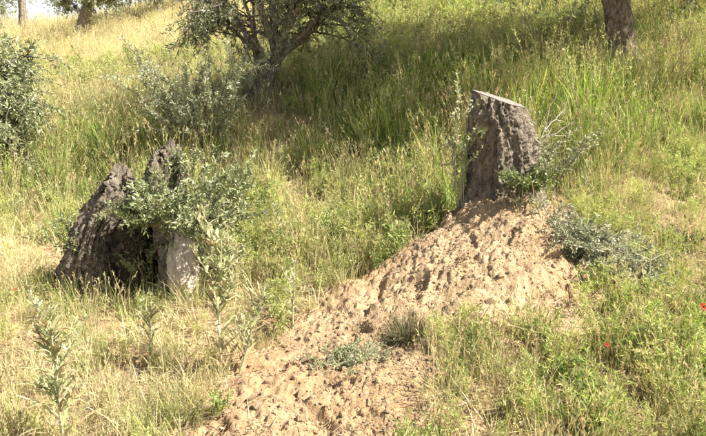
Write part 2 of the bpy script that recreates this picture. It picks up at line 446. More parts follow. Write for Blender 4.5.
STUMP = np.array([1.02, 4.02]); HOLLOW = at(138, 296)[:2]
SHR0, SHR1 = at(568, 250)[:2], at(640, 290)[:2]
def keep_out(x, y):
    k = np.ones(len(x))
    k *= smooth(.24, .34, np.hypot(x - STUMP[0], y - STUMP[1]))
    k *= smooth(.26, .36, np.hypot((x - HOLLOW[0]) * .8, y - HOLLOW[1] - .20))
    k *= smooth(.06, .16, np.hypot(x - .71, y - 3.98))
    e = SHR1 - SHR0; t = np.clip(((x - SHR0[0]) * e[0] + (y - SHR0[1]) * e[1]) / (e @ e), 0, 1)
    k *= .15 + .85 * smooth(.12, .22, np.hypot(x - SHR0[0] - t * e[0], y - SHR0[1] - t * e[1]))
    return k

def wedge(n_per_m2, far_pow, y0=1.25, y1=34., ref=5.0):
    """points over the part of the hillside in and around the view, thinner with distance"""
    out = []
    ys = np.concatenate([np.linspace(y0, 12, 44), np.linspace(12, y1, 30)[1:]])
    for a, b in zip(ys[:-1], ys[1:]):
        ym = .5 * (a + b); hw = .66 * b + 1.1
        d = n_per_m2 * min(1.0, (ref / ym) ** far_pow)
        n = rng.poisson(d * 2 * hw * (b - a))
        out.append(np.stack([rng.uniform(-hw, hw, n), rng.uniform(a, b, n)], 1))
    return np.concatenate(out)

# ------------------------------------------------------------------ ground sheet
def axis(lo, hi, c0, c1, fine, grow=1.16):
    a = list(np.arange(c0, c1 + fine, fine))
    s = fine
    while a[-1] < hi: s *= grow; a.append(a[-1] + s)
    s = fine
    while a[0] > lo: s *= grow; a.insert(0, a[0] - s)
    return np.array(a)
gx = axis(-160, 160, -4.5, 4.5, .045); gy = axis(-60, 190, 1.0, 8.0, .045)
X, Y = np.meshgrid(gx, gy)
q = xy0(X, Y)
near = np.exp(-((Y.ravel() - 4) / 8) ** 2)
Z = H(X, Y).ravel() + near * (.035 * fbm(q * 2.6, 4, s=1) + .012 * fbm(q * 14, 3, s=2)) + .06 * fbm(q * .8, 3, s=3)
ssd = soil_sd(X, Y)
Z -= .12 * smooth(-.30, -.04, ssd + .20 * fbm(q * 3.0, 4, s=20))
nx, ny = len(gx), len(gy)
ii = (np.arange(ny - 1)[:, None] * nx + np.arange(nx - 1)[None]).ravel()
F = np.stack([ii, ii + 1, ii + nx + 1, ii + nx], 1)
fld = field(X.ravel(), Y.ravel())
n1 = fbm(q * 1.7, 4, s=5); n2 = fbm(q * 6, 3, s=6)
dirt = np.array([.42, .30, .18]); litter = np.array([.52, .42, .24]); humus = np.array([.26, .19, .11])
gm = smooth(-.3, .3, n1 + .5 * n2)[:, None]
gcol = dirt * gm + litter * (1 - gm)
gd = (smooth(.75, .2, fld[:, 5]) * .75)[:, None]
gcol = gcol * (1 - gd) + humus * gd
bare = (smooth(-.7, .0, ssd) * .8)[:, None]
gcol = gcol * (1 - bare) + np.array([.43, .305, .18]) * bare
ground = link('ground', mesh_np('ground', np.stack([X.ravel(), Y.ravel(), Z], 1), F, gcol, True), M_ground,
              props={'kind': 'structure', 'label': 'dry grassy hillside sloping up to the right', 'category': 'ground'})

# ------------------------------------------------------------------ heap of bare earth
GS = .0075
mx_ = np.arange(-1.1, 2.05, GS); my_ = np.arange(1.15, 4.6, GS)
X, Y = np.meshgrid(mx_, my_)
q = xy0(X, Y)
sd = soil_sd(X, Y) + .20 * fbm(q * 3.0, 4, s=20) + .05 * fbm(q * 16, 2, s=21)
rel = soil_relief(X, Y)
edge = smooth(-.36, .06, sd)
Z = H(X, Y).ravel() + .012 + rel * (.45 + .55 * edge) - .02 * (1 - edge) - .07 * smooth(-.18, -.36, sd)
tone = .80 * (1 + .16 * fbm(q * 2.1, 3, s=23) + .16 * fbm(q * 11, 3, s=24))
red = smooth(.0, .5, fbm(q * 1.6, 3, s=25))[:, None]
scol = np.array([1.04, 1.0, .95]) * (1 - red) + np.array([1.0, .90, .80]) * red
scol = scol * tone[:, None]
nx, ny = len(mx_), len(my_)
ii = (np.arange(ny - 1)[:, None] * nx + np.arange(nx - 1)[None]).ravel()
F = np.stack([ii, ii + 1, ii + nx + 1, ii + nx], 1)
keep = (edge[F] > .02).any(1)
V = np.stack([X.ravel(), Y.ravel(), Z], 1)
F = F[keep]; used = np.unique(F); remap = np.full(len(V), -1); remap[used] = np.arange(len(used))
mound = link('soil_mound', mesh_np('soil_mound', V[used], remap[F], scol[used], True), M_soil,
             props={'kind': 'structure', 'label': 'heap of dry tan clay earth dug up around the upright stump', 'category': 'soil mound'})
_mgrid = Z.reshape(X.shape); _medge = edge.reshape(X.shape)
def ground_z(x, y):
    """height of whatever lies on top at x, y"""
    x = np.asarray(x, float).ravel(); y = np.asarray(y, float).ravel()
    z = H(x, y)
    i = np.clip(((x - mx_[0]) / GS).astype(int), 0, nx - 1); j = np.clip(((y - my_[0]) / GS).astype(int), 0, ny - 1)
    ins = (x > mx_[0]) & (x < mx_[-1]) & (y > my_[0]) & (y < my_[-1]) & (_medge[j, i] > .5)
    return np.where(ins, _mgrid[j, i], z)

# clods: lumpy pieces, shared meshes
def clod_mesh(s):
    import bmesh
    bm = bmesh.new(); bmesh.ops.create_icosphere(bm, subdivisions=1, radius=1)
    V = np.array([v.co for v in bm.verts]); bm.verts.ensure_lookup_table()
    r = 1 + .55 * fbm(V * 1.6 + s * 9, 2, s=s) + .35 * vnoise(V * 4 + s, s + 3)
    V = V * r[:, None] * np.array([1.0, .85, .68])
    for v, c in zip(bm.verts, V): v.co = c
    me = bpy.data.meshes.new('clod'); bm.to_mesh(me); bm.free()
    me.materials.append(M_crumb)
    return me
clods = [clod_mesh(s) for s in range(6)]

# ------------------------------------------------------------------ scattering by geometry nodes
def proto_collection(name, meshes):
    c = bpy.data.collections.new(name)
    for i, me in enumerate(meshes):
        o = bpy.data.objects.new('%s_%02d' % (name, i), me); c.objects.link(o)
    return c

def scatter(name, col, count, pts, scl, dry, label, cat, rot=None):
    n = len(pts)
    me = bpy.data.meshes.new(name); me.vertices.add(n); me.vertices.foreach_set('co', np.asarray(pts, np.float32).ravel())
    if rot is None:
        rot = np.stack([rng.normal(0, .10, n), rng.normal(0, .10, n), rng.uniform(0, 6.283, n)], 1)
    scl = np.asarray(scl, float)
    if scl.ndim == 1: scl = np.repeat(scl[:, None], 3, 1)
    for nm, ty, dat, key in (('rot', 'FLOAT_VECTOR', rot, 'vector'), ('scl', 'FLOAT_VECTOR', scl, 'vector'), ('idx', 'INT', rng.integers(0, count, n), 'value'), ('dry', 'FLOAT', np.clip(dry, 0, 1), 'value')):
        a = me.attributes.new(nm, ty, 'POINT')
        a.data.foreach_set(key, np.asarray(dat, np.int32 if ty == 'INT' else np.float32).ravel())
    o = link(name, me, None, props={'kind': 'stuff', 'label': label, 'category': cat})
    ng = bpy.data.node_groups.new(name, 'GeometryNodeTree')
    ng.interface.new_socket('Geometry', in_out='INPUT', socket_type='NodeSocketGeometry')
    ng.interface.new_socket('Geometry', in_out='OUTPUT', socket_type='NodeSocketGeometry')
    N, Lk = ng.nodes, ng.links
    gi, go = N.new('NodeGroupInput'), N.new('NodeGroupOutput')
    ci = N.new('GeometryNodeCollectionInfo'); ci.inputs['Collection'].default_value = col
    ci.inputs['Separate Children'].default_value = True; ci.inputs['Reset Children'].default_value = True
    ip = N.new('GeometryNodeInstanceOnPoints'); ip.inputs['Pick Instance'].default_value = True
    def attr(nm, ty):
        a = N.new('GeometryNodeInputNamedAttribute'); a.data_type = ty; a.inputs['Name'].default_value = nm
        return next(s for s in a.outputs if s.enabled and s.name == 'Attribute')
    Lk.new(gi.outputs[0], ip.inputs['Points']); Lk.new(ci.outputs[0], ip.inputs['Instance'])
    Lk.new(attr('idx', 'INT'), ip.inputs['Instance Index'])
    e2r = N.new('FunctionNodeEulerToRotation'); Lk.new(attr('rot', 'FLOAT_VECTOR'), e2r.inputs[0])
    Lk.new(e2r.outputs[0], ip.inputs['Rotation']); Lk.new(attr('scl', 'FLOAT_VECTOR'), ip.inputs['Scale'])
    Lk.new(ip.outputs[0], go.inputs[0])
    md = o.modifiers.new('scatter', 'NODES'); md.node_group = ng
    return o

# ---- prototypes
G1, G2, G3 = (.18, .275, .066), (.26, .355, .092), (.39, .44, .16)
def pick(cols, n, v=.15):
    c = np.array(cols)[rng.integers(0, len(cols), n)]
    return jit(c, n, v, .04)

def disc(n, r):
    a = rng.uniform(0, 6.283, n); d = r * np.sqrt(rng.uniform(0, 1, n))
    return np.stack([d * np.cos(a), d * np.sin(a), np.full(n, -.015)], 1), a

def tall_tuft():
    g = Geo(); n = 24
    b, a = disc(n, .085)
    L = rng.uniform(.45, 1.0, n)
    c = pick([G1, G1, G2, G2, G3], n)
    lean = np.abs(rng.normal(.12, .12, n)); bend = np.abs(rng.normal(.45, .45, n))
    g.add(*blades(b, a + rng.normal(0, .6, n), L, lean, bend, rng.uniform(.008, .0165, n), 5, c, jit(np.array(c) * np.array([1.35, 1.2, 1.1]), n, .1)))
    n = 3   # flowering stalks with a loose head
    b, a = disc(n, .05); L = rng.uniform(.85, 1.25, n); az = a + rng.normal(0, .6, n)
    lean = np.abs(rng.normal(.08, .07, n)); bend = np.abs(rng.normal(.25, .2, n))
    cs = pick([(.26, .26, .10), (.36, .32, .15)], n)
    V, F, C = blades(b, az, L, lean, bend, .0055, 6, cs, prof='stem'); g.add(V, F, C)
    cen = V.reshape(n, 7, 2, 3).mean(2)
    for k in range(n):
        m = 14; t = rng.uniform(.72, 1.0, m) * 6; i = np.minimum(t.astype(int), 5); fr = (t - i)[:, None]
        p = cen[k][i] * (1 - fr) + cen[k][i + 1] * fr
        d = cen[k][6] - cen[k][4]; d = d / np.linalg.norm(d)
        g.add(*leaves(p, d + rng.normal(0, .45, (m, 3)), rng.uniform(.03, .06, m), .010, jit((.42, .40, .18), m, .12)))
    return mesh_np('tall_grass_tuft', *g.get())

def short_tuft():
    g = Geo(); n = 34
    b, a = disc(n, .09); L = rng.uniform(.06, .22, n) * rng.choice([1, 1, 1.5], n)
    c = pick([(.42, .41, .17), (.52, .46, .24), (.27, .34, .10), (.34, .38, .125)], n)
    g.add(*blades(b, a + rng.normal(0, 1, n), L, np.abs(rng.normal(.25, .25, n)), np.abs(rng.normal(.7, .6, n)), rng.uniform(.0035, .008, n), 4, c))
    return mesh_np('short_grass_tuft', *g.get())

def sedge_tuft():   # thin upright dry stalks with heads
    g = Geo(); n = 16
    b, a = disc(n, .10); L = rng.uniform(.16, .42, n)
    c = pick([(.46, .38, .19), (.55, .46, .25), (.34, .31, .13)], n)
    V, F, C = blades(b, a + rng.normal(0, 1, n), L, np.abs(rng.normal(.12, .12, n)), np.abs(rng.normal(.3, .3, n)), .0028, 5, c, prof='stem'); g.add(V, F, C)
    cen = V.reshape(n, 6, 2, 3).mean(2)
    for k in range(n):
        m = 7; d = nrm(cen[k][5] - cen[k][4])
        g.add(*leaves(cen[k][5] - d * rng.uniform(0, .05, (m, 1)), d + rng.normal(0, .3, (m, 3)), rng.uniform(.014, .026, m), .005, jit((.52, .43, .23), m, .12)))
    return mesh_np('dry_stalk_tuft', *g.get())

def forb(kind):
    g = Geo(); ns = 6
    cols = {0: [(.26, .33, .085), (.35, .40, .115)], 1: [(.20, .28, .08), (.28, .345, .10)], 2: [(.36, .39, .13), (.46, .45, .18)], 3: [(.31, .37, .11)]}[kind]
    for s in range(ns):
        h = rng.uniform(.55, 1.05) * .30; b = np.array([[*rng.normal(0, .028, 2), -.01]]); az = rng.uniform(0, 6.283)
        V, F, C = blades(b, [az], [h], [abs(rng.normal(.22, .15))], [rng.normal(.1, .3)], [.0055], 6, jit((.36, .35, .15), 1), prof='stem'); g.add(V, F, C)
        cen = V.reshape(7, 2, 3).mean(1)
        def spot(t):
            t = np.clip(t, 0, .999) * 6; i = t.astype(int); f = (t - i)[:, None]
            return cen[i] * (1 - f) + cen[i + 1] * f
        nb = 9; tb = rng.uniform(.15, 1, nb); pb = spot(tb)
        db = nrm(np.stack([rng.normal(0, 1, nb), rng.normal(0, 1, nb), rng.uniform(.3, 1.3, nb)], 1)); Lb = rng.uniform(.03, .085, nb) * (1.25 - .6 * tb)
        for k in range(nb):
            e = pb[k] + db[k] * Lb[k]
            g.add(*tube(np.stack([pb[k], e]), [.0014, .0008], 3, (.28, .27, .10)))
            m = 5 if kind != 1 else 4; t = rng.uniform(.2, 1, (m, 1)); pp = pb[k] + db[k] * Lb[k] * t
            dd = db[k] + rng.normal(0, .75, (m, 3))
            if kind == 0: Ll, Wl = rng.uniform(.028, .062, m), .0058
            elif kind == 1: Ll, Wl = rng.uniform(.024, .046, m), rng.uniform(.009, .016, m)
            elif kind == 2: Ll, Wl = rng.uniform(.020, .046, m), .0046
            else: Ll, Wl = rng.uniform(.026, .052, m), .0075
            g.add(*leaves(pp, dd, Ll, Wl, pick(cols, m)))
            if kind in (2, 3):   # seed heads, small pale flowers
                m = 3; g.add(*leaves(e + rng.normal(0, .003, (m, 3)), rng.normal(0, 1, (m, 3)), .009, .007, jit((.52, .44, .20) if kind == 2 else (.60, .55, .22), m, .1)))
    n = 10; b, a = disc(n, .04)
    g.add(*blades(b, a, rng.uniform(.05, .12, n), rng.uniform(.5, 1.2, n), .5, .008, 4, pick(cols, n), prof='lance'))
    return mesh_np('weed', *g.get())

def litter():
    g = Geo(); n = 26
    b, a = disc(n, .13); b[:, 2] = rng.uniform(.002, .02, n)
    g.add(*blades(b, rng.uniform(0, 6.283, n), rng.uniform(.05, .22, n), rng.uniform(1.25, 1.65, n), rng.normal(.1, .25, n), rng.uniform(.002, .005, n), 4,
                  pick([(.52, .43, .25), (.60, .51, .32), (.36, .27, .15), (.24, .17, .10)], n), prof='stem'))
    m = 12; p, a = disc(m, .12); p[:, 2] = .008
    g.add(*leaves(p, np.stack([np.cos(a * 7), np.sin(a * 7), rng.normal(0, .2, m)], 1), rng.uniform(.02, .045, m), .010, pick([(.30, .21, .12), (.42, .32, .19), (.17, .12, .07)], m)))
    return mesh_np('straw_litter', *g.get())

def protos(fn, n, mat, name, *a):
    ms = []
    for i in range(n):
        me = fn(*a) if not a or not isinstance(a[0], (list, tuple)) else fn(a[0][i % len(a[0])])
        me.materials.append(mat); ms.append(me)
    return proto_collection(name, ms), n

C_tall = protos(tall_tuft, 8, M_grass, 'tall_grass_proto')
C_short = protos(short_tuft, 6, M_short, 'short_grass_proto')
C_sedge = protos(sedge_tuft, 6, M_short, 'dry_stalk_proto')
C_forb = protos(forb, 10, M_forb, 'weed_proto', [0, 1, 2, 0, 3])
C_lit = protos(litter, 5, M_straw, 'litter_proto')
C_crumb = (proto_collection('crumb_proto', clods), 6)

def soil_thin(x, y, lo=.0):
    s = soil_sd(x, y) + .20 * fbm(xy0(x, y, 3.0), 4, s=20)
    return lo + (1 - lo) * smooth(.05, -.12, s)

def choose(pts, prob):
    return pts[rng.uniform(0, 1, len(pts)) < prob]

def clump(x, y, k=2.2, s=80, lo=-.35, hi=.25):
    return smooth(lo, hi, fbm(xy0(x, y, k), 3, s=s))

def z3(p, dz=0.0):
    return np.stack([p[:, 0], p[:, 1], ground_z(p[:, 0], p[:, 1]) + dz], 1)

# tall grass
p = wedge(70, 1.3); f = field(p[:, 0], p[:, 1])
prob = f[:, 0] ** 1.3 * (.5 + .5 * clump(p[:, 0], p[:, 1], 1.8, 81)) * soil_thin(p[:, 0], p[:, 1]) * keep_out(p[:, 0], p[:, 1])
m = rng.uniform(0, 1, len(p)) < prob; p, f = p[m], f[m]
sc = f[:, 1] * (1 + .22 * smooth(.5, .65, f[:, 1])) * rng.uniform(.65, 1.15, len(p)) * (1 + .15 * fbm(xy0(p[:, 0], p[:, 1], .9), 2, s=82))
wide = np.maximum(sc, .0) * np.clip((p[:, 1] / 7) ** .35, .95, 1.9)
rot = np.stack([rng.normal(0, .10, len(p)), rng.normal(.10, .10, len(p)), rng.uniform(0, 6.283, len(p))], 1)
scatter('tall_grass', *C_tall, z3(p), np.stack([wide * 1.25, wide * 1.25, sc], 1), (f[:, 5] - .15) * 1.05 + rng.normal(0, .12, len(p)),
        'tall green meadow grass with pale seed heads covering the slope', 'grass', rot)
# short grass
p = wedge(90, 1.2); f = field(p[:, 0], p[:, 1])
prob = f[:, 2] * (.5 + .5 * clump(p[:, 0], p[:, 1], 2.6, 83)) * soil_thin(p[:, 0], p[:, 1], .015) * keep_out(p[:, 0], p[:, 1])
m = rng.uniform(0, 1, len(p)) < prob; p, f = p[m], f[m]
sc = rng.uniform(.6, 1.15, len(p)) * np.clip((p[:, 1] / 6) ** .4, .75, 2)
scatter('short_grass', *C_short, z3(p), sc, f[:, 5] * .9 + rng.normal(0, .15, len(p)), 'short yellowing grass and dry blades between the weeds', 'grass')
# dry stalks
p = wedge(55, 1.0); f = field(p[:, 0], p[:, 1])
prob = f[:, 2] * smooth(.25, .9, f[:, 5]) * (.3 + .7 * clump(p[:, 0], p[:, 1], 2.0, 84)) * soil_thin(p[:, 0], p[:, 1], .01) * keep_out(p[:, 0], p[:, 1])
m = rng.uniform(0, 1, len(p)) < prob; p, f = p[m], f[m]
sc = rng.uniform(.55, 1.1, len(p)) * np.clip((p[:, 1] / 5) ** .45, .55, 1.7)
scatter('dry_stalks', *C_sedge, z3(p), sc, f[:, 5] * .6, 'thin straw coloured dry grass stalks with seed heads', 'dry grass')
# weeds
p = wedge(95, 1.3); f = field(p[:, 0], p[:, 1])
fl_ = .35 + .35 * smooth(.7, .95, f[:, 3])
prob = f[:, 3] ** 1.2 * (fl_ + (1 - fl_) * clump(p[:, 0], p[:, 1], 2.4, 85, -.3, .3)) * soil_thin(p[:, 0], p[:, 1], .006) * keep_out(p[:, 0], p[:, 1])
m = rng.uniform(0, 1, len(p)) < prob; p, f = p[m], f[m]
sc = f[:, 4] / .30 * rng.uniform(.55, 1.2, len(p)) * np.clip((p[:, 1] / 6) ** .3, .9, 1.6)
scatter('weeds', *C_forb, z3(p), sc, f[:, 5] * .85 - .05 + rng.normal(0, .14, len(p)), 'yellow green feathery weeds filling the slope', 'weeds')
# loose wispy stems standing above the rest
p = wedge(40, 1.0, y1=16); f = field(p[:, 0], p[:, 1])
prob = np.clip(f[:, 0] * .6 + f[:, 3] * .8, 0, 1) * (.4 + .6 * clump(p[:, 0], p[:, 1], 1.6, 88)) * soil_thin(p[:, 0], p[:, 1], .01) * keep_out(p[:, 0], p[:, 1])
m = rng.uniform(0, 1, len(p)) < prob; p, f = p[m], f[m]
sc = np.clip(f[:, 1], .3, .6) / .42 * rng.uniform(.7, 1.35, len(p))
scatter('wispy_grass', *C_sedge, z3(p), np.stack([sc, sc, sc * 1.15], 1), f[:, 5] * .3, 'loose wispy grass stems with pale seed heads standing above the weeds', 'grass')
# straw litter
p = wedge(75, 1.5, y1=14); f = field(p[:, 0], p[:, 1])
prob = (.35 + .65 * clump(p[:, 0], p[:, 1], 2.0, 86)) * soil_thin(p[:, 0], p[:, 1], .09)
p = choose(p, prob)
scatter('straw_litter', *C_lit, z3(p, .004), rng.uniform(.6, 1.2, len(p)), np.zeros(len(p)), 'dead straw and leaf litter lying on the ground', 'litter',
        np.stack([rng.normal(0, .12, len(p)), rng.normal(0, .12, len(p)), rng.uniform(0, 6.283, len(p))], 1))
# crumbs of earth
n = 90000
p = np.stack([rng.uniform(-1.1, 1.9, n), rng.uniform(1.3, 4.3, n)], 1)
p = choose(p, smooth(-.55, .0, soil_sd(p[:, 0], p[:, 1])) * (.25 + .75 * clump(p[:, 0], p[:, 1], 3, 87)))
sz = np.clip(rng.lognormal(-5.6, .6, len(p)), .002, .016)
scatter('soil_crumbs', *C_crumb, z3(p, .0), sz, np.zeros(len(p)), 'small crumbs of dry clay scattered over the heap', 'soil crumbs', rng.uniform(0, 6.283, (len(p), 3)))

# larger clods one can pick out: pieces of the heap
k = 0
spots = [(246, 398), (252, 412), (262, 404), (238, 420), (270, 392), (258, 424), (279, 415), (300, 402), (228, 428), (456, 318), (468, 322), (478, 300), (462, 300), (490, 318), (447, 300), (500, 288), (485, 275), (470, 262)]
spots += [(rng.uniform(230, 570), rng.uniform(215, 430)) for _ in range(120)]
for (px, py) in spots:
    w = at(px, py)
    if soil_sd(w[:1], w[1:2])[0] < .02: continue
    o = bpy.data.objects.new('clod', clods[k % 6]); COL.objects.link(o); o.parent = mound
    s = rng.uniform(.016, .028) if k < 18 else rng.uniform(.009, .020)
    o.location = (w[0], w[1], float(ground_z(w[:1], w[1:2])[0]) + s * .2)
    o.scale = (s, s * rng.uniform(.8, 1.2), s); o.rotation_euler = tuple(rng.uniform(0, 6.28, 3))
    k += 1

# ------------------------------------------------------------------ woody things
def bark_loft(path, rad, sides=64, rings=60, lobes=(), amp=.014, seed=0, ell=None, flare=None, tint=(1, 1, 1)):
    """a trunk skin: lofted along a path, with lobes, vertical fissures and flaky plates"""
    path = np.asarray(path, float); rad = np.asarray(rad, float)
    tk = np.linspace(0, 1, len(path)); t = np.linspace(0, 1, rings)
    def cr(a):   # Catmull-Rom
        a = np.asarray(a, float); e = np.concatenate([[2 * a[0] - a[1]], a, [2 * a[-1] - a[-2]]])
        s = t * (len(a) - 1); i = np.minimum(s.astype(int), len(a) - 2); f = s - i
        f = f.reshape(-1, *([1] * (a.ndim - 1)))
        p0, p1, p2, p3 = e[i], e[i + 1], e[i + 2], e[i + 3]
        return .5 * (2 * p1 + (p2 - p0) * f + (2 * p0 - 5 * p1 + 4 * p2 - p3) * f ** 2 + (3 * p1 - p0 - 3 * p2 + p3) * f ** 3)
    c = cr(path); r = np.maximum(cr(rad), .002)
    tg = nrm(np.gradient(c, axis=0))
    a = nrm(np.cross(tg, np.array([.05, 1.0, .05]))); b = np.cross(tg, a)
    th = np.linspace(0, 2 * np.pi, sides, endpoint=False)
    T, TH = np.meshgrid(t, th, indexing='ij')
    rr = np.repeat(r[:, None], sides, 1)
    ln = np.cumsum(np.concatenate([[0], np.linalg.norm(np.diff(c, axis=0), axis=1)]))[:, None] + 0 * TH
    for (k, am, ph, sp) in lobes: rr = rr * (1 + am * np.sin(k * TH + ph + sp * T))
    Q = np.stack([np.cos(TH) * rr, np.sin(TH) * rr, ln * .32], 2).reshape(-1, 3)
    Q = Q + .02 * np.stack([fbm(Q * 9, 2, s=seed), fbm(Q * 9 + 3, 2, s=seed + 1), 0 * Q[:, 0]], 1)
    U = Q * np.array([1, 1, .22])
    fis = 1 - np.abs(fbm(U * 26 + 3, 2, s=seed + 2)) * 4.0          # long upright fissures
    rid = 1 - np.abs(vnoise(Q * np.array([75, 75, 110]), seed + 8)) * 2.6
    rid2 = 1 - np.abs(vnoise(Q * np.array([115, 115, 150]), seed + 3)) * 2.4
    big = fbm(Q * np.array([7, 7, 12]), 3, s=seed + 4)
    dsp = amp * (-1.9 * np.clip(fis, 0, 1) - .45 * np.clip(rid, 0, 1) - .6 * np.clip(rid2, 0, 1) + 1.2 * big + .9 + .6 * vnoise(Q * np.array([160, 160, 260]), seed + 9))
    rr = rr + dsp.reshape(rr.shape) * np.minimum(1, rr / .06)
    ca, sa = np.cos(TH)[..., None], np.sin(TH)[..., None]
    e1, e2 = ell or (1, 1)
    V = c[:, None] + rr[..., None] * (ca * a[:, None] * e1 + sa * b[:, None] * e2)
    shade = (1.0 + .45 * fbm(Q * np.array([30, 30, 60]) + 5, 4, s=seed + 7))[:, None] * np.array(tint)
    moss = smooth(.1, .5, fbm(Q * 5 + 11, 3, s=seed + 6))[:, None]
    C = shade * (1 - moss * .25) + moss * .25 * np.array([1.5, 1.45, 1.2])
    i = np.arange(rings - 1)[:, None] * sides; j = np.arange(sides)[None]; j2 = (j + 1) % sides
    F = np.stack([i + j, i + j2, i + sides + j2, i + sides + j], 2).reshape(-1, 4)
    return V.reshape(-1, 3), F, C, (c, tg)

def cap(V, sides, rings, center, inner=10, rough=.004, seed=0):
    """cut face closing the last ring"""
    rim = V.reshape(rings, sides, 3)[-1]
    s = np.linspace(1.0, .02, inner)
    P_ = center + (rim[None] - center) * s[:, None, None]
    fl = P_.reshape(-1, 3)
    fl = fl + np.array([0, 0, 1]) * (rough * fbm(fl * 30, 3, s=seed))[:, None]
    fl[:sides] = rim
    i = np.arange(inner - 1)[:, None] * sides; j = np.arange(sides)[None]; j2 = (j + 1) % sides
    F = np.stack([i + j, i + j2, i + sides + j2, i + sides + j], 2).reshape(-1, 4)
    return fl, F, np.ones((len(fl), 3))

# -- upright stump on the heap
sz0 = float(ground_z([STUMP[0]], [STUMP[1]])[0])
YS = 4.02
base = P(507, 212, YS)
st = thing('tree_stump', 'upright grey-barked olive stump with slanting sawn top on the earth heap', 'tree stump', (base[0], base[1], base[2] - .02))
SD, RG = 150, 120
pth = [P(508, 226, YS), P(507, 205, YS), P(507, 180, YS), P(505, 150, YS), P(502, 125, YS), P(501, 98, YS)]
V, F, C, _ = bark_loft(pth, [.285, .248, .222, .210, .200, .155], SD, RG, [(3, .07, .6, .8), (5, .045, 2., -1.2), (2, .05, .2, .3), (8, .02, 1, 3)], .015, 5)
# slanting saw cut: every column of the skin ends on the cut plane
g = V.reshape(RG, SD, 3)
cp0 = P(478, 92, YS); cp1 = P(527, 108, YS)
sl = (cp1[2] - cp0[2]) / (cp1[0] - cp0[0])
zt = cp0[2] + sl * (g[-1, :, 0] - cp0[0]) + .035 * (g[-1, :, 1] - YS) / .2 * 1.0
low = (g[-1, :, 0] < P(476, 110, YS)[0])
zb = g[0, :, 2]
f_ = (g[:, :, 2] - zb) / (g[-1, :, 2] - zb)
g[:, :, 2] = zb + f_ * (zt - zb)
# root flare
ang = np.linspace(0, 2 * np.pi, SD, endpoint=False)
fl = np.exp(-np.linspace(0, 1, RG) * 6)[:, None] * (.09 * np.clip(np.sin(3 * ang + 1.1), 0, 1) ** 2 + .02)[None]
cen = g.mean(1, keepdims=True); g[:, :, :2] += (g - cen)[:, :, :2] / .25 * fl[..., None]
V = g.reshape(-1, 3)
tr_ = part('trunk', (V, F, C), M_bark, st, True)
ctr = g[-1].mean(0); cf = cap(V, SD, RG, ctr, 12, .006, 3)
cfv = cf[0].copy(); cfv[:, 2] += .003
part('cut_face', (cfv, cf[1], cf[2]), M_cut, tr_, True)
# -- hollow split stump at the left
hb = at(135, 297)
hs_ = thing('hollow_stump', 'old split olive stump with dark hollow and two leaning prongs at left', 'tree stump', hb)
YH = float(hb[1])
def prong(name, pts, rad, mat, seed, amp, tint=(1, 1, 1), lobes=((3, .16, .4, 3.5), (2, .12, 1., -2.8), (7, .06, .3, 5)), sides=80, rings=80, cut=True, ell=None):
    V, F, C, (c, tg) = bark_loft([P(a, b, YH + d) for a, b, d in pts], rad, sides, rings, lobes, amp, seed, tint=tint, ell=ell)
    o = part(name, (V, F, C), mat, hs_, True)
    if cut:
        q = cap(V, sides, rings, V.reshape(rings, sides, 3)[-1].mean(0) + [0, 0, .02], 8, .09, seed)
        part('broken_top', (q[0], q[1], q[2] * .8), M_bark, o, True)
    return o
prong('trunk', [(88, 300, .05), (90, 272, .03), (90, 245, .03), (103, 210, .06), (117, 187, .08), (123, 173, .08)], [.185, .150, .118, .105, .095, .060], M_bark, 21, .026)
prong('trunk', [(184, 308, .0), (182, 285, .0), (180, 255, .02), (172, 222, .06), (163, 190, .12), (166, 165, .18), (172, 148, .2)], [.165, .130, .118, .115, .12, .115, .060], M_bark, 22, .026)
prong('bare_wood', [(187, 308, -.085), (186, 285, -.085), (184, 260, -.08), (180, 228, -.06)], [.110, .098, .092, .05], M_wood, 23, .013, cut=False, lobes=((5, .05, .4, 1.0), (9, .05, 1., 2.)))
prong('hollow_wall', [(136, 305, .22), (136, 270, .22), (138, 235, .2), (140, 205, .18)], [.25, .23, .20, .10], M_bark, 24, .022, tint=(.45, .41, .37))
prong('root', [(70, 288, .02), (80, 280, .02), (90, 262, .03)], [.05, .07, .08], M_bark, 25, .012, cut=False, sides=40, rings=30)
# faded turquoise dab on the left prong
n = 7; pc = P(110, 213, YH + .075 - .135)
gq = Geo().add(*leaves(pc + rng.normal(0, .008, (n, 3)) * [1, .1, 1], rng.normal(0, 1, (n, 3)) * [1, .05, 1], .032, .022, jit((.22, .36, .33), n, .1), fold=.02))
part('paint_mark', gq, M_plant, hs_)

# ------------------------------------------------------------------ leafy generators
OL1, OL2, OL3 = (.185, .21, .085), (.27, .295, .145), (.40, .415, .26)
def bez(p0, d0, L, sag, n=7, wob=.0):
    t = np.linspace(0, 1, n)[:, None]
    p = p0 + d0 * L * t + np.array([0, 0, -1.0]) * sag * L * t ** 2
    if wob: p[1:] += np.cumsum(rng.normal(0, wob * L / n, (n - 1, 3)), 0)
    return p

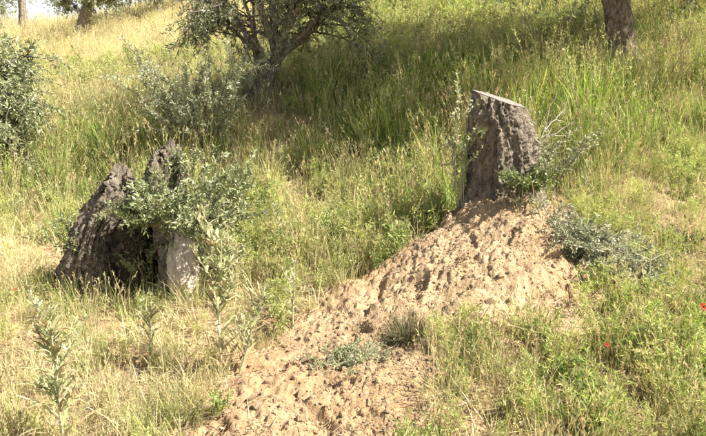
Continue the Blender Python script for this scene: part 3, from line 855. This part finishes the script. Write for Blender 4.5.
def shoots(base, n, height, spread, leafL, leafW, gap, cols, stem_r=.004, lean=(0, 0), sag=.15, stem_col=(.17, .14, .09), fork=2, up=1.0, rbase=.04, start=.15):
    """upright leafy shoots from one base: stems and leaves apart"""
    gs, gl = Geo(), Geo()
    for k in range(n):
        a = rng.uniform(0, 6.283); sp = spread * math.sqrt(rng.uniform(.02, 1))
        d = nrm(np.array([math.cos(a) * sp + lean[0], math.sin(a) * sp + lean[1], up]))
        L = height * rng.uniform(.5, 1.05); p0 = base + np.array([math.cos(a), math.sin(a), 0]) * rbase * rng.uniform(.1, 1)
        main = bez(p0, d, L, sag * rng.uniform(.3, 1.6), 8, .12)
        tw = [main]
        for q_ in range(fork):
            i = rng.integers(2, 7); dd = nrm(nrm(main[i] - main[i - 1]) + rng.normal(0, .5, 3))
            tw.append(bez(main[i], dd, L * rng.uniform(.2, .5), sag, 6, .12))
        for m_, w in enumerate(tw):
            r0 = stem_r * (1 if m_ == 0 else .55)
            gs.add(*tube(w, np.linspace(r0, r0 * .35, len(w)), 5, stem_col))
            ln = np.linalg.norm(np.diff(w, axis=0), axis=1).sum(); nl = max(4, int(ln / gap) * 2)
            t = rng.uniform(start if m_ == 0 else .05, 1.0, nl) * (len(w) - 1.001); i = t.astype(int); f = (t - i)[:, None]
            pp = w[i] * (1 - f) + w[i + 1] * f; tg = nrm(w[i + 1] - w[i])
            dd = tg * rng.uniform(.3, 1.1, (nl, 1)) + nrm(rng.normal(0, 1, (nl, 3))) * .9
            gl.add(*leaves(pp, dd, leafL * rng.uniform(.55, 1.15, nl), leafW * rng.uniform(.7, 1.2, nl), pick(cols, nl)))
    return gs, gl

def shoot_thing(name, label, cat, base, mat=None, group=None, **kw):
    t = thing(name, label, cat, base, group)
    gs, gl = shoots(np.asarray(base, float), **kw)
    part('stems', gs, M_twig, t, True, {'kind': 'stuff'})
    part('leaves', gl, mat or M_olive, t, props={'kind': 'stuff'})
    return t
M_twig = rough_mat('twig_bark', [(.3, (.8, .8, .8)), (.7, (1.2, 1.2, 1.2))], 60, .3, use_col=True, dist=.004)

def olive_tree(name, label, base, trunk, forks, seed, twig_n, leafL, leafW, levels=(4, 5), limb_L=1.0, crown_up=.55, sides=20, leaf_per=22, group=None, thick=1.0, spray=.30, cols=(OL1, OL2, OL2, OL3), smin=3, sag=.12):
    """trunk: list of (point, radius); forks: list of (index, direction, length, radius)"""
    global rng
    keep_rng = rng; rng = np.random.default_rng(seed)
    t = thing(name, label, 'tree', base, group)
    V, F, C, _ = bark_loft([p for p, r in trunk], [r for p, r in trunk], max(28, sides * 2), 50, [(3, .10, .5, 1.), (5, .05, 1., -2)], .012, seed)
    part('trunk', (V, F, C), M_bark, t, True)
    tips = []; gt = Geo()
    for (i, d, L, r) in forks:
        p0 = np.asarray(trunk[i][0], float); d = nrm(np.asarray(d, float))
        limb = bez(p0, d, L, sag, 9, .16)
        V, F, C, _ = bark_loft(limb, np.linspace(r, r * .38, 9), 18, 40, [(3, .06, 1, 1)], .006 * thick, seed + i)
        part('limb', (V, F, C), M_bark, t, True)
        for k in range(levels[0]):
            s = rng.integers(smin, 9); d1 = nrm(nrm(limb[s] - limb[s - 1]) * .7 + rng.normal(0, .65, 3) + [0, 0, .25 * crown_up])
            b1 = bez(limb[s], d1, L * rng.uniform(.40, .75), .2, 7, .2)
            gt.add(*tube(b1, np.linspace(r * .34, r * .10, 7), 6, (.13, .11, .09)))
            for m_ in range(levels[1]):
                s2 = rng.integers(2, 7); d2 = nrm(nrm(b1[s2] - b1[s2 - 1]) * .6 + rng.normal(0, .75, 3) + [0, 0, .15])
                b2 = bez(b1[s2], d2, L * rng.uniform(.18, .40), .35, 6, .2)
                gt.add(*tube(b2, np.linspace(r * .12, r * .05, 6), 4, (.14, .12, .09)))
                tips.append(b2)
    gl = Geo(); tips_n = len(tips)
    for k in range(twig_n):
        b2 = tips[rng.integers(0, tips_n)]; s = rng.integers(1, 6)
        d = nrm(nrm(b2[s] - b2[s - 1]) * .5 + rng.normal(0, .7, 3) + [0, 0, .1])
        w = bez(b2[s], d, spray * rng.uniform(.5, 1.2), .45, 5, .1)
        gt.add(*tube(w, [.0035, .003, .0025, .002, .0012], 3, (.18, .16, .11)))
        n = leaf_per; tt = rng.uniform(.05, 1, n) * 3.99; i = tt.astype(int); f = (tt - i)[:, None]
        pp = w[i] * (1 - f) + w[i + 1] * f
        dd = nrm(w[i + 1] - w[i]) * .7 + nrm(rng.normal(0, 1, (n, 3))) * .85
        gl.add(*leaves(pp, dd, leafL * rng.uniform(.6, 1.15, n), leafW * rng.uniform(.7, 1.2, n), pick(cols, n)))
    cr_ = part('crown', gt, M_twig, t, True, {'kind': 'stuff'})
    part('leaves', gl, M_olive, cr_, props={'kind': 'stuff'})
    rng = keep_rng
    return t

GR = (.40, .40, .26)
# -- centre-left olive
YC = 7.5; b0 = P(262, 96, YC)
olive_tree('olive_tree', 'bushy olive tree with short forked trunk and low crown behind the stumps', b0,
           [(P(261, 103, YC), .125), (P(262, 92, YC), .105), (P(266, 80, YC), .098), (P(271, 70, YC), .088), (P(277, 60, YC), .07)],
           [(4, (.85, .05, .72), 1.0, .055), (4, (.25, .3, .95), 1.0, .055), (3, (-.60, .2, .9), 1.0, .045), (1, (-.20, -.12, 1.), 1.2, .036), (1, (-.09, .0, 1.), 1.25, .030), (4, (.4, -.4, .9), .95, .045), (3, (-.6, -.3, 1.), 1.05, .04), (4, (.8, .4, .8), 1.0, .04), (4, (.1, .8, .9), 1.0, .045), (3, (-.85, .1, .9), 1.05, .038), (4, (-.05, .1, 1.), 1.9, .05), (4, (-.4, -.1, 1.), 1.9, .045), (4, (.35, .1, 1.), 1.8, .045)],
           31, 1400, .058, .0135, (6, 6), spray=.22, smin=5, sag=.06, cols=(OL1, OL2, OL3, GR))
# -- olive at upper right: trunk in view, crown overhead
YT = 7.5; b0 = P(619, 62, YT)
olive_tree('olive_tree', 'dark olive trunk rising out of the top edge at right', b0,
           [(P(621, 66, YT), .20), (P(620, 45, YT), .16), (P(618, 20, YT), .145), (P(614, -10, YT), .135), (P(612, -50, YT), .135)],
           [(4, (-.8, .1, .75), 2.0, .09), (4, (.7, .3, .8), 2.0, .09), (4, (-.1, .6, 1.), 2.0, .08), (4, (-.6, -.75, .95), 2.3, .08), (4, (.3, -1., .9), 2.3, .08), (4, (-1.0, .45, .7), 2.2, .08), (4, (-1.0, -.4, .85), 2.4, .08), (4, (-.2, -1., 1.), 2.4, .08), (4, (-.6, -.3, 1.), 2.4, .08), (4, (.1, -.4, 1.), 2.4, .08), (4, (1., -.25, .75), 2.0, .08), (4, (.8, -.6, 1.), 2.0, .08), (4, (1., .1, 1.), 2.0, .08)],
           32, 5200, .085, .023, (6, 6), leaf_per=20, spray=.34, smin=5, sag=.02)
# -- olive whose crown hangs in at the left edge
YL = 6.3; b0 = H(-4.38, 6.5); b0 = np.array([-4.38, 6.5, float(b0)])
olive_tree('olive_tree', 'silvery olive crown hanging low into the left edge', b0,
           [(b0 - [0, 0, .1], .17), (b0 + [.02, 0, .35], .14), (b0 + [.06, 0, .7], .12), (b0 + [.1, 0, .95], .11)],
           [(3, (.9, -.3, .10), .75, .05), (3, (.8, .3, .45), .72, .05), (3, (.2, -.6, .55), .8, .05), (2, (.9, .1, -.05), .8, .045), (3, (-.7, .1, .6), .9, .05), (2, (.7, -.6, .0), .8, .045), (1, (.95, -.2, .05), .75, .04), (3, (.5, .1, .7), .65, .04)],
           33, 1250, .056, .0135, (6, 6), cols=(OL1, OL2, OL2, OL3), spray=.22)
# -- far olives on the brow
YF = 20.; b0 = P(79, 44, YF)
olive_tree('olive_tree', 'small far olive with curved trunk on the sunny brow', b0,
           [(P(76, 46, YF), .24), (P(79, 36, YF), .17), (P(82, 26, YF), .15), (P(86, 14, YF), .15), (P(90, 4, YF), .14)],
           [(4, (-1., .1, .62), 1.0, .07), (4, (.9, .2, .7), 1.0, .08), (4, (-.5, .6, .9), .9, .08), (4, (.3, -.8, .8), .9, .07), (4, (.9, -.4, .62), .9, .06), (4, (-.8, -.6, .7), .95, .07), (4, (.1, .8, .7), 1.0, .07), (4, (-.1, 0, 1.), 1.2, .07), (4, (.5, -.1, 1.), 1.2, .07)],
           34, 2300, .080, .027, (6, 5), leaf_per=18, spray=.24, smin=4, sag=.04, group='far olives on the brow')
YF = 24.; b0 = P(24, 24, YF)
olive_tree('olive_tree', 'far olive with straight bare trunk against the white sky', b0,
           [(P(24, 26, YF), .17), (P(23, 14, YF), .13), (P(22, 2, YF), .12), (P(20, -10, YF), .12), (P(20, -16, YF), .12)],
           [(4, (-.9, .1, .7), 1.1, .08), (4, (.4, .2, 1.), 1.0, .08), (4, (-.3, .5, 1.), 1.1, .08), (4, (-.9, -.3, .5), 1.1, .08), (4, (.2, -.5, 1.), 1.0, .08)],
           35, 900, .10, .030, (5, 5), leaf_per=18, spray=.5, group='far olives on the brow')
YF = float(at(160, 13)[1]); b0 = P(158, 13, YF)
olive_tree('olive_tree', 'far olive cut off by the top edge, rightmost on the brow', b0,
           [(P(158, 16, YF), .22), (P(158, 6, YF), .16), (P(160, -6, YF), .14), (P(162, -18, YF), .14)],
           [(3, (-1., .1, .5), 1.2, .08), (3, (.7, .2, .9), 1.0, .08), (3, (-.7, .3, .7), 1.2, .08), (3, (-1., -.4, .45), 1.2, .08), (3, (.2, -.5, .9), 1.0, .08), (3, (-.3, -.3, 1.), 2.0, .08), (3, (.4, -.2, 1.), 2.0, .08), (3, (-.7, -.6, .9), 2.0, .08), (3, (.1, -.8, .9), 1.9, .08)],
           36, 2400, .10, .032, (5, 5), leaf_per=18, spray=.5, group='far olives on the brow')
YF = 30.; b0 = np.array([-17.6, 30., float(H(-17.6, 30.))])
olive_tree('olive_tree', 'hazy far olive beyond the brow in the top left corner', b0,
           [(b0 - [0, 0, .2], .25), (b0 + [0, 0, .6], .2), (b0 + [.1, 0, 1.0], .17), (b0 + [.1, 0, 1.4], .15)],
           [(3, (-.8, .1, .6), 1.5, .09), (3, (.8, .2, .6), 1.5, .09), (3, (-.3, .5, .9), 1.5, .09), (2, (.9, -.3, .4), 1.4, .08), (3, (.2, -.5, .9), 1.5, .08)],
           37, 480, .10, .03, (5, 5), leaf_per=18, spray=.5, group='far olives on the brow')

# -- suckers and saplings
GR = (.40, .40, .26)
shoot_thing('olive_sapling', 'pale grey-green olive sapling left of the bushy olive', 'sapling', at(205, 158), n=50, height=1.15, spread=.6, leafL=.050, leafW=.011, gap=.011, cols=[OL2, OL3, GR], stem_r=.006, lean=(-.10, 0), sag=.12, fork=3, rbase=.12)
bs = P(530, 192, YS - .27)
shoot_thing('olive_suckers', 'leafy green sucker shoots at the foot of the upright stump', 'shoots', bs, n=26, height=.25, spread=1.0, leafL=.036, leafW=.012, gap=.008, cols=[OL1, OL2, (.20, .25, .08)], stem_r=.003, lean=(-.12, -.25), fork=2, rbase=.07)
bs = P(553, 178, YS - .05)
shoot_thing('olive_suckers', 'pale upright sucker shoots right of the upright stump', 'shoots', bs, n=16, height=.34, spread=.55, leafL=.032, leafW=.009, gap=.011, cols=[OL2, OL3, GR], stem_r=.0028, lean=(.1, 0), fork=2, rbase=.08)
bs = P(477, 137, YS - .19)
shoot_thing('leaf_sprig', 'small green leaf sprig on the left side of the upright stump', 'sprig', bs, n=5, height=.085, spread=.9, leafL=.032, leafW=.012, gap=.008, cols=[(.16, .20, .07), OL2], stem_r=.0018, lean=(.5, -.5), fork=1, rbase=.008)
bs = at(463, 195)
shoot_thing('pale_shoots', 'tall pale slender shoots standing left of the upright stump', 'shoots', P(461, 206, 4.0), n=10, height=.76, spread=.15, leafL=.032, leafW=.010, gap=.017, cols=[(.40, .43, .21), GR, (.30, .36, .14)], stem_r=.004, lean=(-.05, 0), sag=.04, fork=2, stem_col=(.36, .33, .22), rbase=.05, start=.3)
# bare dry twigs right of the stump
tw = thing('dry_branch', 'bare pale dry twigs rising right of the upright stump', 'branch', P(532, 150, YS + .18))
gs = Geo()
for (a, b) in [((530, 165), (560, 92)), ((531, 160), (551, 128)), ((533, 150), (572, 118)), ((529, 168), (541, 120)), ((545, 130), (567, 106))]:
    p0, p1 = P(*a, YS + .18), P(*b, YS + .22)
    w = bez(p0, nrm(p1 - p0), np.linalg.norm(p1 - p0), .05, 8, .15)
    gs.add(*tube(w, np.linspace(.0055, .0022, 8), 5, (.40, .36, .28)))
    for q_ in range(4):
        i = rng.integers(3, 7); gs.add(*tube(bez(w[i], nrm(nrm(w[i] - w[i - 1]) + rng.normal(0, .5, 3)), rng.uniform(.04, .14), .1, 5, .1), np.linspace(.003, .0012, 5), 4, (.42, .38, .30)))
part('twigs', gs, M_twig, tw, True)

# hollow stump suckers
def hp(px, py, d): return P(px, py, YH + d)
shoot_thing('olive_suckers', 'dense olive suckers sprouting from the right prong of the split stump', 'shoots', hp(194, 234, -.08), n=54, height=.50, spread=1.1, leafL=.042, leafW=.012, gap=.010, cols=[OL1, OL2, OL2, OL3], stem_r=.0035, lean=(.20, -.15), fork=3, rbase=.13)
shoot_thing('olive_suckers', 'olive suckers hanging between the prongs of the split stump', 'shoots', hp(150, 226, -.12), n=34, height=.32, spread=1.1, leafL=.040, leafW=.011, gap=.010, cols=[OL1, OL1, OL2], stem_r=.003, lean=(.1, -.25), fork=2, rbase=.10, sag=.3)
shoot_thing('olive_suckers', 'leafy sprouts on the top of the split stump right prong', 'shoots', hp(192, 176, .14), n=9, height=.30, spread=.8, leafL=.038, leafW=.011, gap=.011, cols=[OL1, OL2, OL3], stem_r=.003, lean=(.25, -.1), fork=2, rbase=.08)
shoot_thing('olive_suckers', 'sparse leafy sprouts left of the split stump', 'shoots', hp(80, 262, -.02), n=14, height=.36, spread=.6, leafL=.034, leafW=.012, gap=.013, cols=[(.15, .17, .06), OL2], stem_r=.003, lean=(-.25, -.1), fork=2, rbase=.08)

# low grey-green shrub draped beside the heap
def low_shrub(label, pts, n, h, cols, leafL, leafW, gap, stem_r=.003, mat=None):
    c = at(*pts[len(pts) // 2]); t = thing('low_shrub', label, 'shrub', c)
    gs, gl = Geo(), Geo()
    for k in range(n):
        i = rng.integers(0, len(pts)); w = at(pts[i][0] + rng.normal(0, 9), pts[i][1] + rng.normal(0, 5))
        a, b = shoots(np.array([w[0], w[1], w[2] - .02]), 1, h, 1.3, leafL, leafW, gap, cols, stem_r, (.15, -.35), .25, (.16, .13, .09), 3, 1.0, .01, .05)
        gs.add(*a.get()); gl.add(*b.get())
    part('stems', gs, M_twig, t, True, {'kind': 'stuff'}); part('leaves', gl, mat or M_olive, t, props={'kind': 'stuff'})
BG1, BG2, BG3 = (.24, .26, .15), (.34, .36, .225), (.47, .48, .33)
low_shrub('low grey-green spreading shrub on the right flank of the earth heap', [(560, 226), (572, 236), (585, 242), (598, 250), (610, 258), (622, 264), (634, 272), (600, 268), (582, 256), (646, 280), (625, 252), (568, 246), (615, 276)], 300, .21, [BG1, BG2, BG2, BG3, BG3, (.36, .31, .19)], .026, .0075, .0055)
low_shrub('thin olive-drab bushy weed right of the grey-green shrub', [(655, 248), (668, 250), (682, 244), (695, 250)], 45, .18, [(.19, .20, .08), (.25, .26, .11)], .024, .008, .009)

# blue-green rosette on the heap and dark tussock above it
def split_blades(g, per, t):
    V, F, C = g.get(); k = per // 2 - 1
    for i in range(len(V) // per): part('blade', (V[i * per:(i + 1) * per], F[:k], C[i * per:(i + 1) * per]), M_plant, t)
def tussock(name, label, cat, c, n, L, rad, w, lean, bend, cols, group=None, prof='grass', tip=None, mat=None):
    c = np.array([c[0], c[1], float(ground_z(c[:1], c[1:2])[0])])
    t = thing(name, label, cat, c, group)
    b, a = disc(n, rad); b = b + c; b[:, 2] = ground_z(b[:, 0], b[:, 1]) - .012
    g = Geo().add(*blades(b, a + rng.normal(0, .5, n), L * rng.uniform(.45, 1.1, n), np.abs(rng.normal(*lean, n)), rng.normal(*bend, n), w * rng.uniform(.6, 1.2, n), 6, pick(cols, n), tip, prof))
    if n <= 40: split_blades(g, 14, t)
    else: part('blades', g, mat or M_plant, t, props={'kind': 'stuff'})
    return t
c = at(352, 366)
t = thing('rosette_plant', 'blue-green low leafy plant lying on the bare earth', 'plant', c)
gs, gl = Geo(), Geo()
for k in range(60):
    w = at(352 + rng.normal(0, 17), 365 + rng.normal(0, 6)); w[2] = float(ground_z(w[:1], w[1:2])[0])
    a, b = shoots(w, 1, .10, 1.5, .026, .0052, .004, [(.25, .29, .155), (.33, .36, .21), (.41, .43, .27), (.42, .36, .22)], .002, (-.1, -.2), .2, (.2, .2, .12), 1, .8, .01, .05)
    gs.add(*a.get()); gl.add(*b.get())
part('stems', gs, M_twig, t, True, {'kind': 'stuff'}); part('leaves', gl, M_plant, t, props={'kind': 'stuff'})
tussock('grass_tussock', 'small dark fine-bladed tussock on the earth heap', 'tussock', at(408, 334), 900, .17, .062, .0030, (.42, .32), (.7, .6), [(.07, .08, .035), (.11, .115, .05), (.34, .29, .17)])
tussock('grass_tussock', 'bright green arching blades before the hollow of the split stump', 'tussock', P(128, 292, YH - .35), 26, .36, .06, .010, (.3, .2), (.6, .4), [(.21, .25, .08), (.27, .29, .10)])
tussock('grass_tussock', 'tall pale green grass tussock left of the bare patch mid slope', 'tussock', at(318, 172), 170, .55, .12, .0075, (.22, .15), (.5, .4), [(.25, .27, .085), (.31, .31, .11), (.19, .22, .06)])
tussock('grass_tussock', 'yellow-green spreading tussock in the left foreground', 'tussock', at(168, 428), 240, .24, .11, .0042, (.5, .3), (.8, .5), [(.25, .26, .09), (.33, .31, .12), (.18, .20, .06)])
tussock('grass_tussock', 'green tussock against the left foot of the split stump', 'tussock', P(82, 296, YH - .30), 120, .30, .10, .006, (.28, .2), (.6, .4), [(.27, .33, .10), (.36, .38, .14), (.46, .43, .22)])
tussock('grass_tussock', 'straw-green tussock at the foot of the bare wood prong', 'tussock', P(196, 306, YH - .22), 130, .32, .10, .006, (.28, .2), (.6, .4), [(.33, .36, .12), (.45, .42, .20), (.52, .46, .26)])
tussock('grass_tussock', 'thin tussock in the middle of the split stump hollow front', 'tussock', P(152, 302, YH - .30), 90, .26, .09, .005, (.28, .2), (.6, .4), [(.28, .34, .10), (.40, .39, .16)])
shoot_thing('olive_suckers', 'low leafy suckers right of the bare wood prong', 'shoots', hp(222, 275, .0), n=18, height=.44, spread=.7, leafL=.036, leafW=.010, gap=.011, cols=[OL2, OL2, OL3], stem_r=.003, lean=(.05, -.1), fork=2, rbase=.12)
shoot_thing('olive_suckers', 'sprouts standing inside the dark hollow of the split stump', 'shoots', hp(140, 282, .0), n=14, height=.34, spread=.5, leafL=.034, leafW=.010, gap=.012, cols=[OL1, OL2], stem_r=.003, lean=(0, -.15), fork=2, rbase=.10)
t = thing('straw_blades', 'long pale straws drooping over the bare wood of the split stump', 'straw', hp(182, 230, -.12))
n = 26; b = hp(183, 226, -.14) + rng.normal(0, 1, (n, 3)) * [.07, .03, .03]
split_blades(Geo().add(*blades(b, rng.normal(-.9, .9, n), rng.uniform(.22, .5, n), rng.uniform(.3, .9, n), rng.uniform(1.2, 2.2, n), rng.uniform(.003, .006, n), 8, pick([(.45, .40, .22), (.33, .32, .15)], n))), 18, t)

# thistles: stout stem, long narrow toothed leaves arching outward, leafy branches near the top
def thistle(label, base, h, lean=(0, 0), nl=40, leaf=.13, wl=.017, cols=((.38, .38, .20), (.46, .45, .27), (.31, .33, .15)), branches=4, r=.006):
    t = thing('thistle', label, 'thistle', base, 'tall pale thistles')
    base = np.asarray(base, float)
    d = nrm(np.array([lean[0], lean[1], 1.0])); st_ = bez(base - [0, 0, .02], d, h, .03, 9, .05)
    gs, gl = Geo(), Geo()
    stems = [(st_, r, nl, leaf)]
    for k in range(branches):
        i = rng.integers(3, 8); a = rng.uniform(0, 6.283)
        stems.append((bez(st_[i], nrm(np.array([math.cos(a) * .6, math.sin(a) * .6, 1.0])), h * rng.uniform(.18, .38), -.05, 6, .06), r * .55, nl // 4, leaf * .6))
    for w, rr, m, lf in stems:
        gs.add(*tube(w, np.linspace(rr, rr * .5, len(w)), 7, (.33, .34, .20)))
        t_ = np.linspace(.04, .99, m) * (len(w) - 1.001); i = t_.astype(int); f = (t_ - i)[:, None]
        pp = w[i] * (1 - f) + w[i + 1] * f
        hgt = t_ / (len(w) - 1)
        V, F, C = blades(pp, np.arange(m) * 2.4 + rng.normal(0, .3, m), lf * (1.15 - .65 * hgt) * rng.uniform(.7, 1.15, m), rng.uniform(.45, .9, m) * (1.15 - .5 * hgt), rng.normal(.75, .35, m), wl * (1.1 - .5 * hgt) * rng.uniform(.7, 1.1, m), 8,
                         pick(cols, m), prof='lance', twist=rng.normal(0, .3, m))
        C = C.reshape(m, 18, 3); C[hgt < rng.uniform(.12, .3)] = (.40, .31, .18); C = C.reshape(-1, 3)
        # toothed margin and a lengthwise fold
        q = V.reshape(m, 9, 2, 3); mid = q.mean(2, keepdims=True)
        sc_ = np.where(np.arange(9) % 2 == 0, .75, 1.35)[None, :, None, None]
        q = mid + (q - mid) * sc_
        if lf == leaf:
            Cq = C.reshape(m, 18, 3)
            for z_ in range(m): part('leaf', (q[z_].reshape(-1, 3), F[:8], Cq[z_]), M_plant, t)
        else: gl.add(q.reshape(-1, 3), F, C)
        # narrow tips at the head of the stem
        n = 9; gl.add(*leaves(np.repeat(w[-1:], n, 0), np.stack([rng.normal(0, .6, n), rng.normal(0, .6, n), np.ones(n)], 1), lf * rng.uniform(.25, .45, n), wl * .5, pick(cols, n)))
    part('stem', gs, M_twig, t, True); part('small_leaves', gl, M_plant, t, props={'kind': 'stuff'})
    return t
def gp(px, py):
    w = at(px, py); w[2] = float(ground_z(w[:1], w[1:2])[0]); return w
b = gp(78, 436); b = b + np.array([0, -.12, 0]); b[2] = float(H(b[0], b[1]))
thistle('large pale thistle nearest the camera at the lower left', b, .60, (-.02, 0), 46, .19, .016, branches=11, r=.006)
thistle('tall thistle right of the bare wood prong beside the earth heap', gp(222, 375), .70, (.02, 0), 54, .17, .018, branches=11)
thistle('leaning thistle close right of the tall one beside the earth heap', gp(238, 372), .46, (.28, .05), 30, .15, .012, branches=7)
thistle('slim thistle behind the tall one right of the split stump', gp(236, 300), .66, (-.10, .1), 34, .13, .013, branches=7, r=.005)
thistle('thistle with spreading top above right of the split stump', gp(240, 228), .62, (.0, 0), 42, .15, .018, branches=5)
thistle('thistle standing midway between the two stumps', gp(287, 262), .42, (-.16, 0), 30, .12, .012, branches=6, r=.004)
thistle('young thistle on the left flank of the earth heap', gp(292, 330), .40, (.05, 0), 36, .10, .011, branches=3)
thistle('small thistle in the dry grass between the large thistle and the tall one', gp(150, 372), .34, (.06, .04), 28, .12, .012, branches=5, r=.004)
thistle('thistle at the left edge below the silvery olive crown', gp(22, 232), .30, (.0, 0), 30, .09, .011, branches=3)
thistle('short thistle beside the right grass behind the upright stump', gp(585, 215), .40, (.0, 0), 30, .10, .010, branches=4)

# seed-head stalk leaning across, mid slope
t = thing('seed_stalk', 'leaning dry stalk with pale seed heads right of the tall tussock', 'stalk', gp(345, 178))
w = bez(gp(348, 180) , nrm(np.array([-.45, 0, 1.0])), .55, .0, 8, .06)
part('stem', Geo().add(*tube(w, np.linspace(.004, .002, 8), 5, (.42, .36, .20))), M_twig, t, True)
n = 60; tt = rng.uniform(.35, 1, n) * 6.99; i = tt.astype(int)
part('seed_heads', Geo().add(*leaves(w[i] + (w[i + 1] - w[i]) * (tt - i)[:, None] + rng.normal(0, .012, (n, 3)), rng.normal(0, .6, (n, 3)) + [-.3, 0, .7], .03, .010, jit((.60, .52, .32), n, .1))), M_plant, t, props={'kind': 'stuff'})
# thin branched stalk at the right
t = thing('dry_stalk', 'thin pale branched stalk rising from the grey-green shrub', 'stalk', gp(648, 305))
w = bez(gp(648, 305), nrm(np.array([-.03, 0, 1.0])), .34, .0, 8, .03); gs = Geo().add(*tube(w, np.linspace(.0032, .0018, 8), 5, (.40, .40, .24)))
for i, s in ((3, 1), (4, -1), (5, 1), (6, -1), (5, -1)): gs.add(*tube(bez(w[i], nrm(np.array([s * .9, rng.normal(0, .3), .5])), rng.uniform(.07, .16), .1, 5, .05), np.linspace(.002, .001, 5), 4, (.42, .42, .26)))
part('stem', gs, M_twig, t, True)

# yellow-flowered bushy weed
shoot_thing('flowering_weed', 'bushy weed dotted with yellow flowers in the tall grass at right', 'weed', gp(606, 128), mat=M_plant, n=30, height=.42, spread=.55, leafL=.022, leafW=.008, gap=.009, cols=[(.25, .26, .08), (.55, .48, .07), (.33, .32, .10), (.48, .42, .08)], stem_r=.002, fork=3, rbase=.07, start=.3)

# poppies
def poppy(label, px, py, h, r=.026):
    w = gp(px, py); t = thing('poppy', label, 'poppy', w, 'red poppies')
    st_ = bez(w, nrm(np.array([.05, -.08, 1.0])), h, .02, 7, .05); e = st_[-1]
    part('stem', Geo().add(*tube(st_, np.linspace(.0022, .0014, 7), 5, (.20, .22, .09))), M_twig, t, True)
    for k in range(4):
        a = k * 1.571 + rng.uniform(-.2, .2)
        U, Vv = np.meshgrid(np.linspace(0, 1, 6), np.linspace(-1, 1, 7), indexing='ij')
        rr = r * U * (1 - .12 * Vv ** 2); aa = a + Vv * .85 * (U ** .6)
        z = r * (.75 * U - .35 * U ** 2) + .10 * r * np.sin(Vv * 6 + k) * U
        yy = rr * np.sin(aa); Vp = np.stack([e[0] + rr * np.cos(aa), e[1] + yy * .55 - z * .8, e[2] + z * .55 + yy * .8], 2).reshape(-1, 3)
        i, j = np.meshgrid(np.arange(5), np.arange(6), indexing='ij'); q = (i * 7 + j).ravel()
        part('petal', (Vp, np.stack([q, q + 1, q + 8, q + 7], 1), jit((.62, .045, .025), 42, .06)), M_petal, t, True)
    n = 14; part('centre', Geo().add(*leaves(np.repeat(e[None], n, 0), rng.normal(0, .5, (n, 3)) + [0, -.2, 1], r * .45, .003, jit((.03, .02, .02), n))), M_plant, t)
poppy('red poppy at the right edge above the green weeds', 696, 345, .20, .019)
poppy('half-hidden red poppy in the green weeds right of the heap', 602, 372, .13, .010)
poppy('tiny red poppy in dry grass at the left edge', 17, 305, .10, .015)
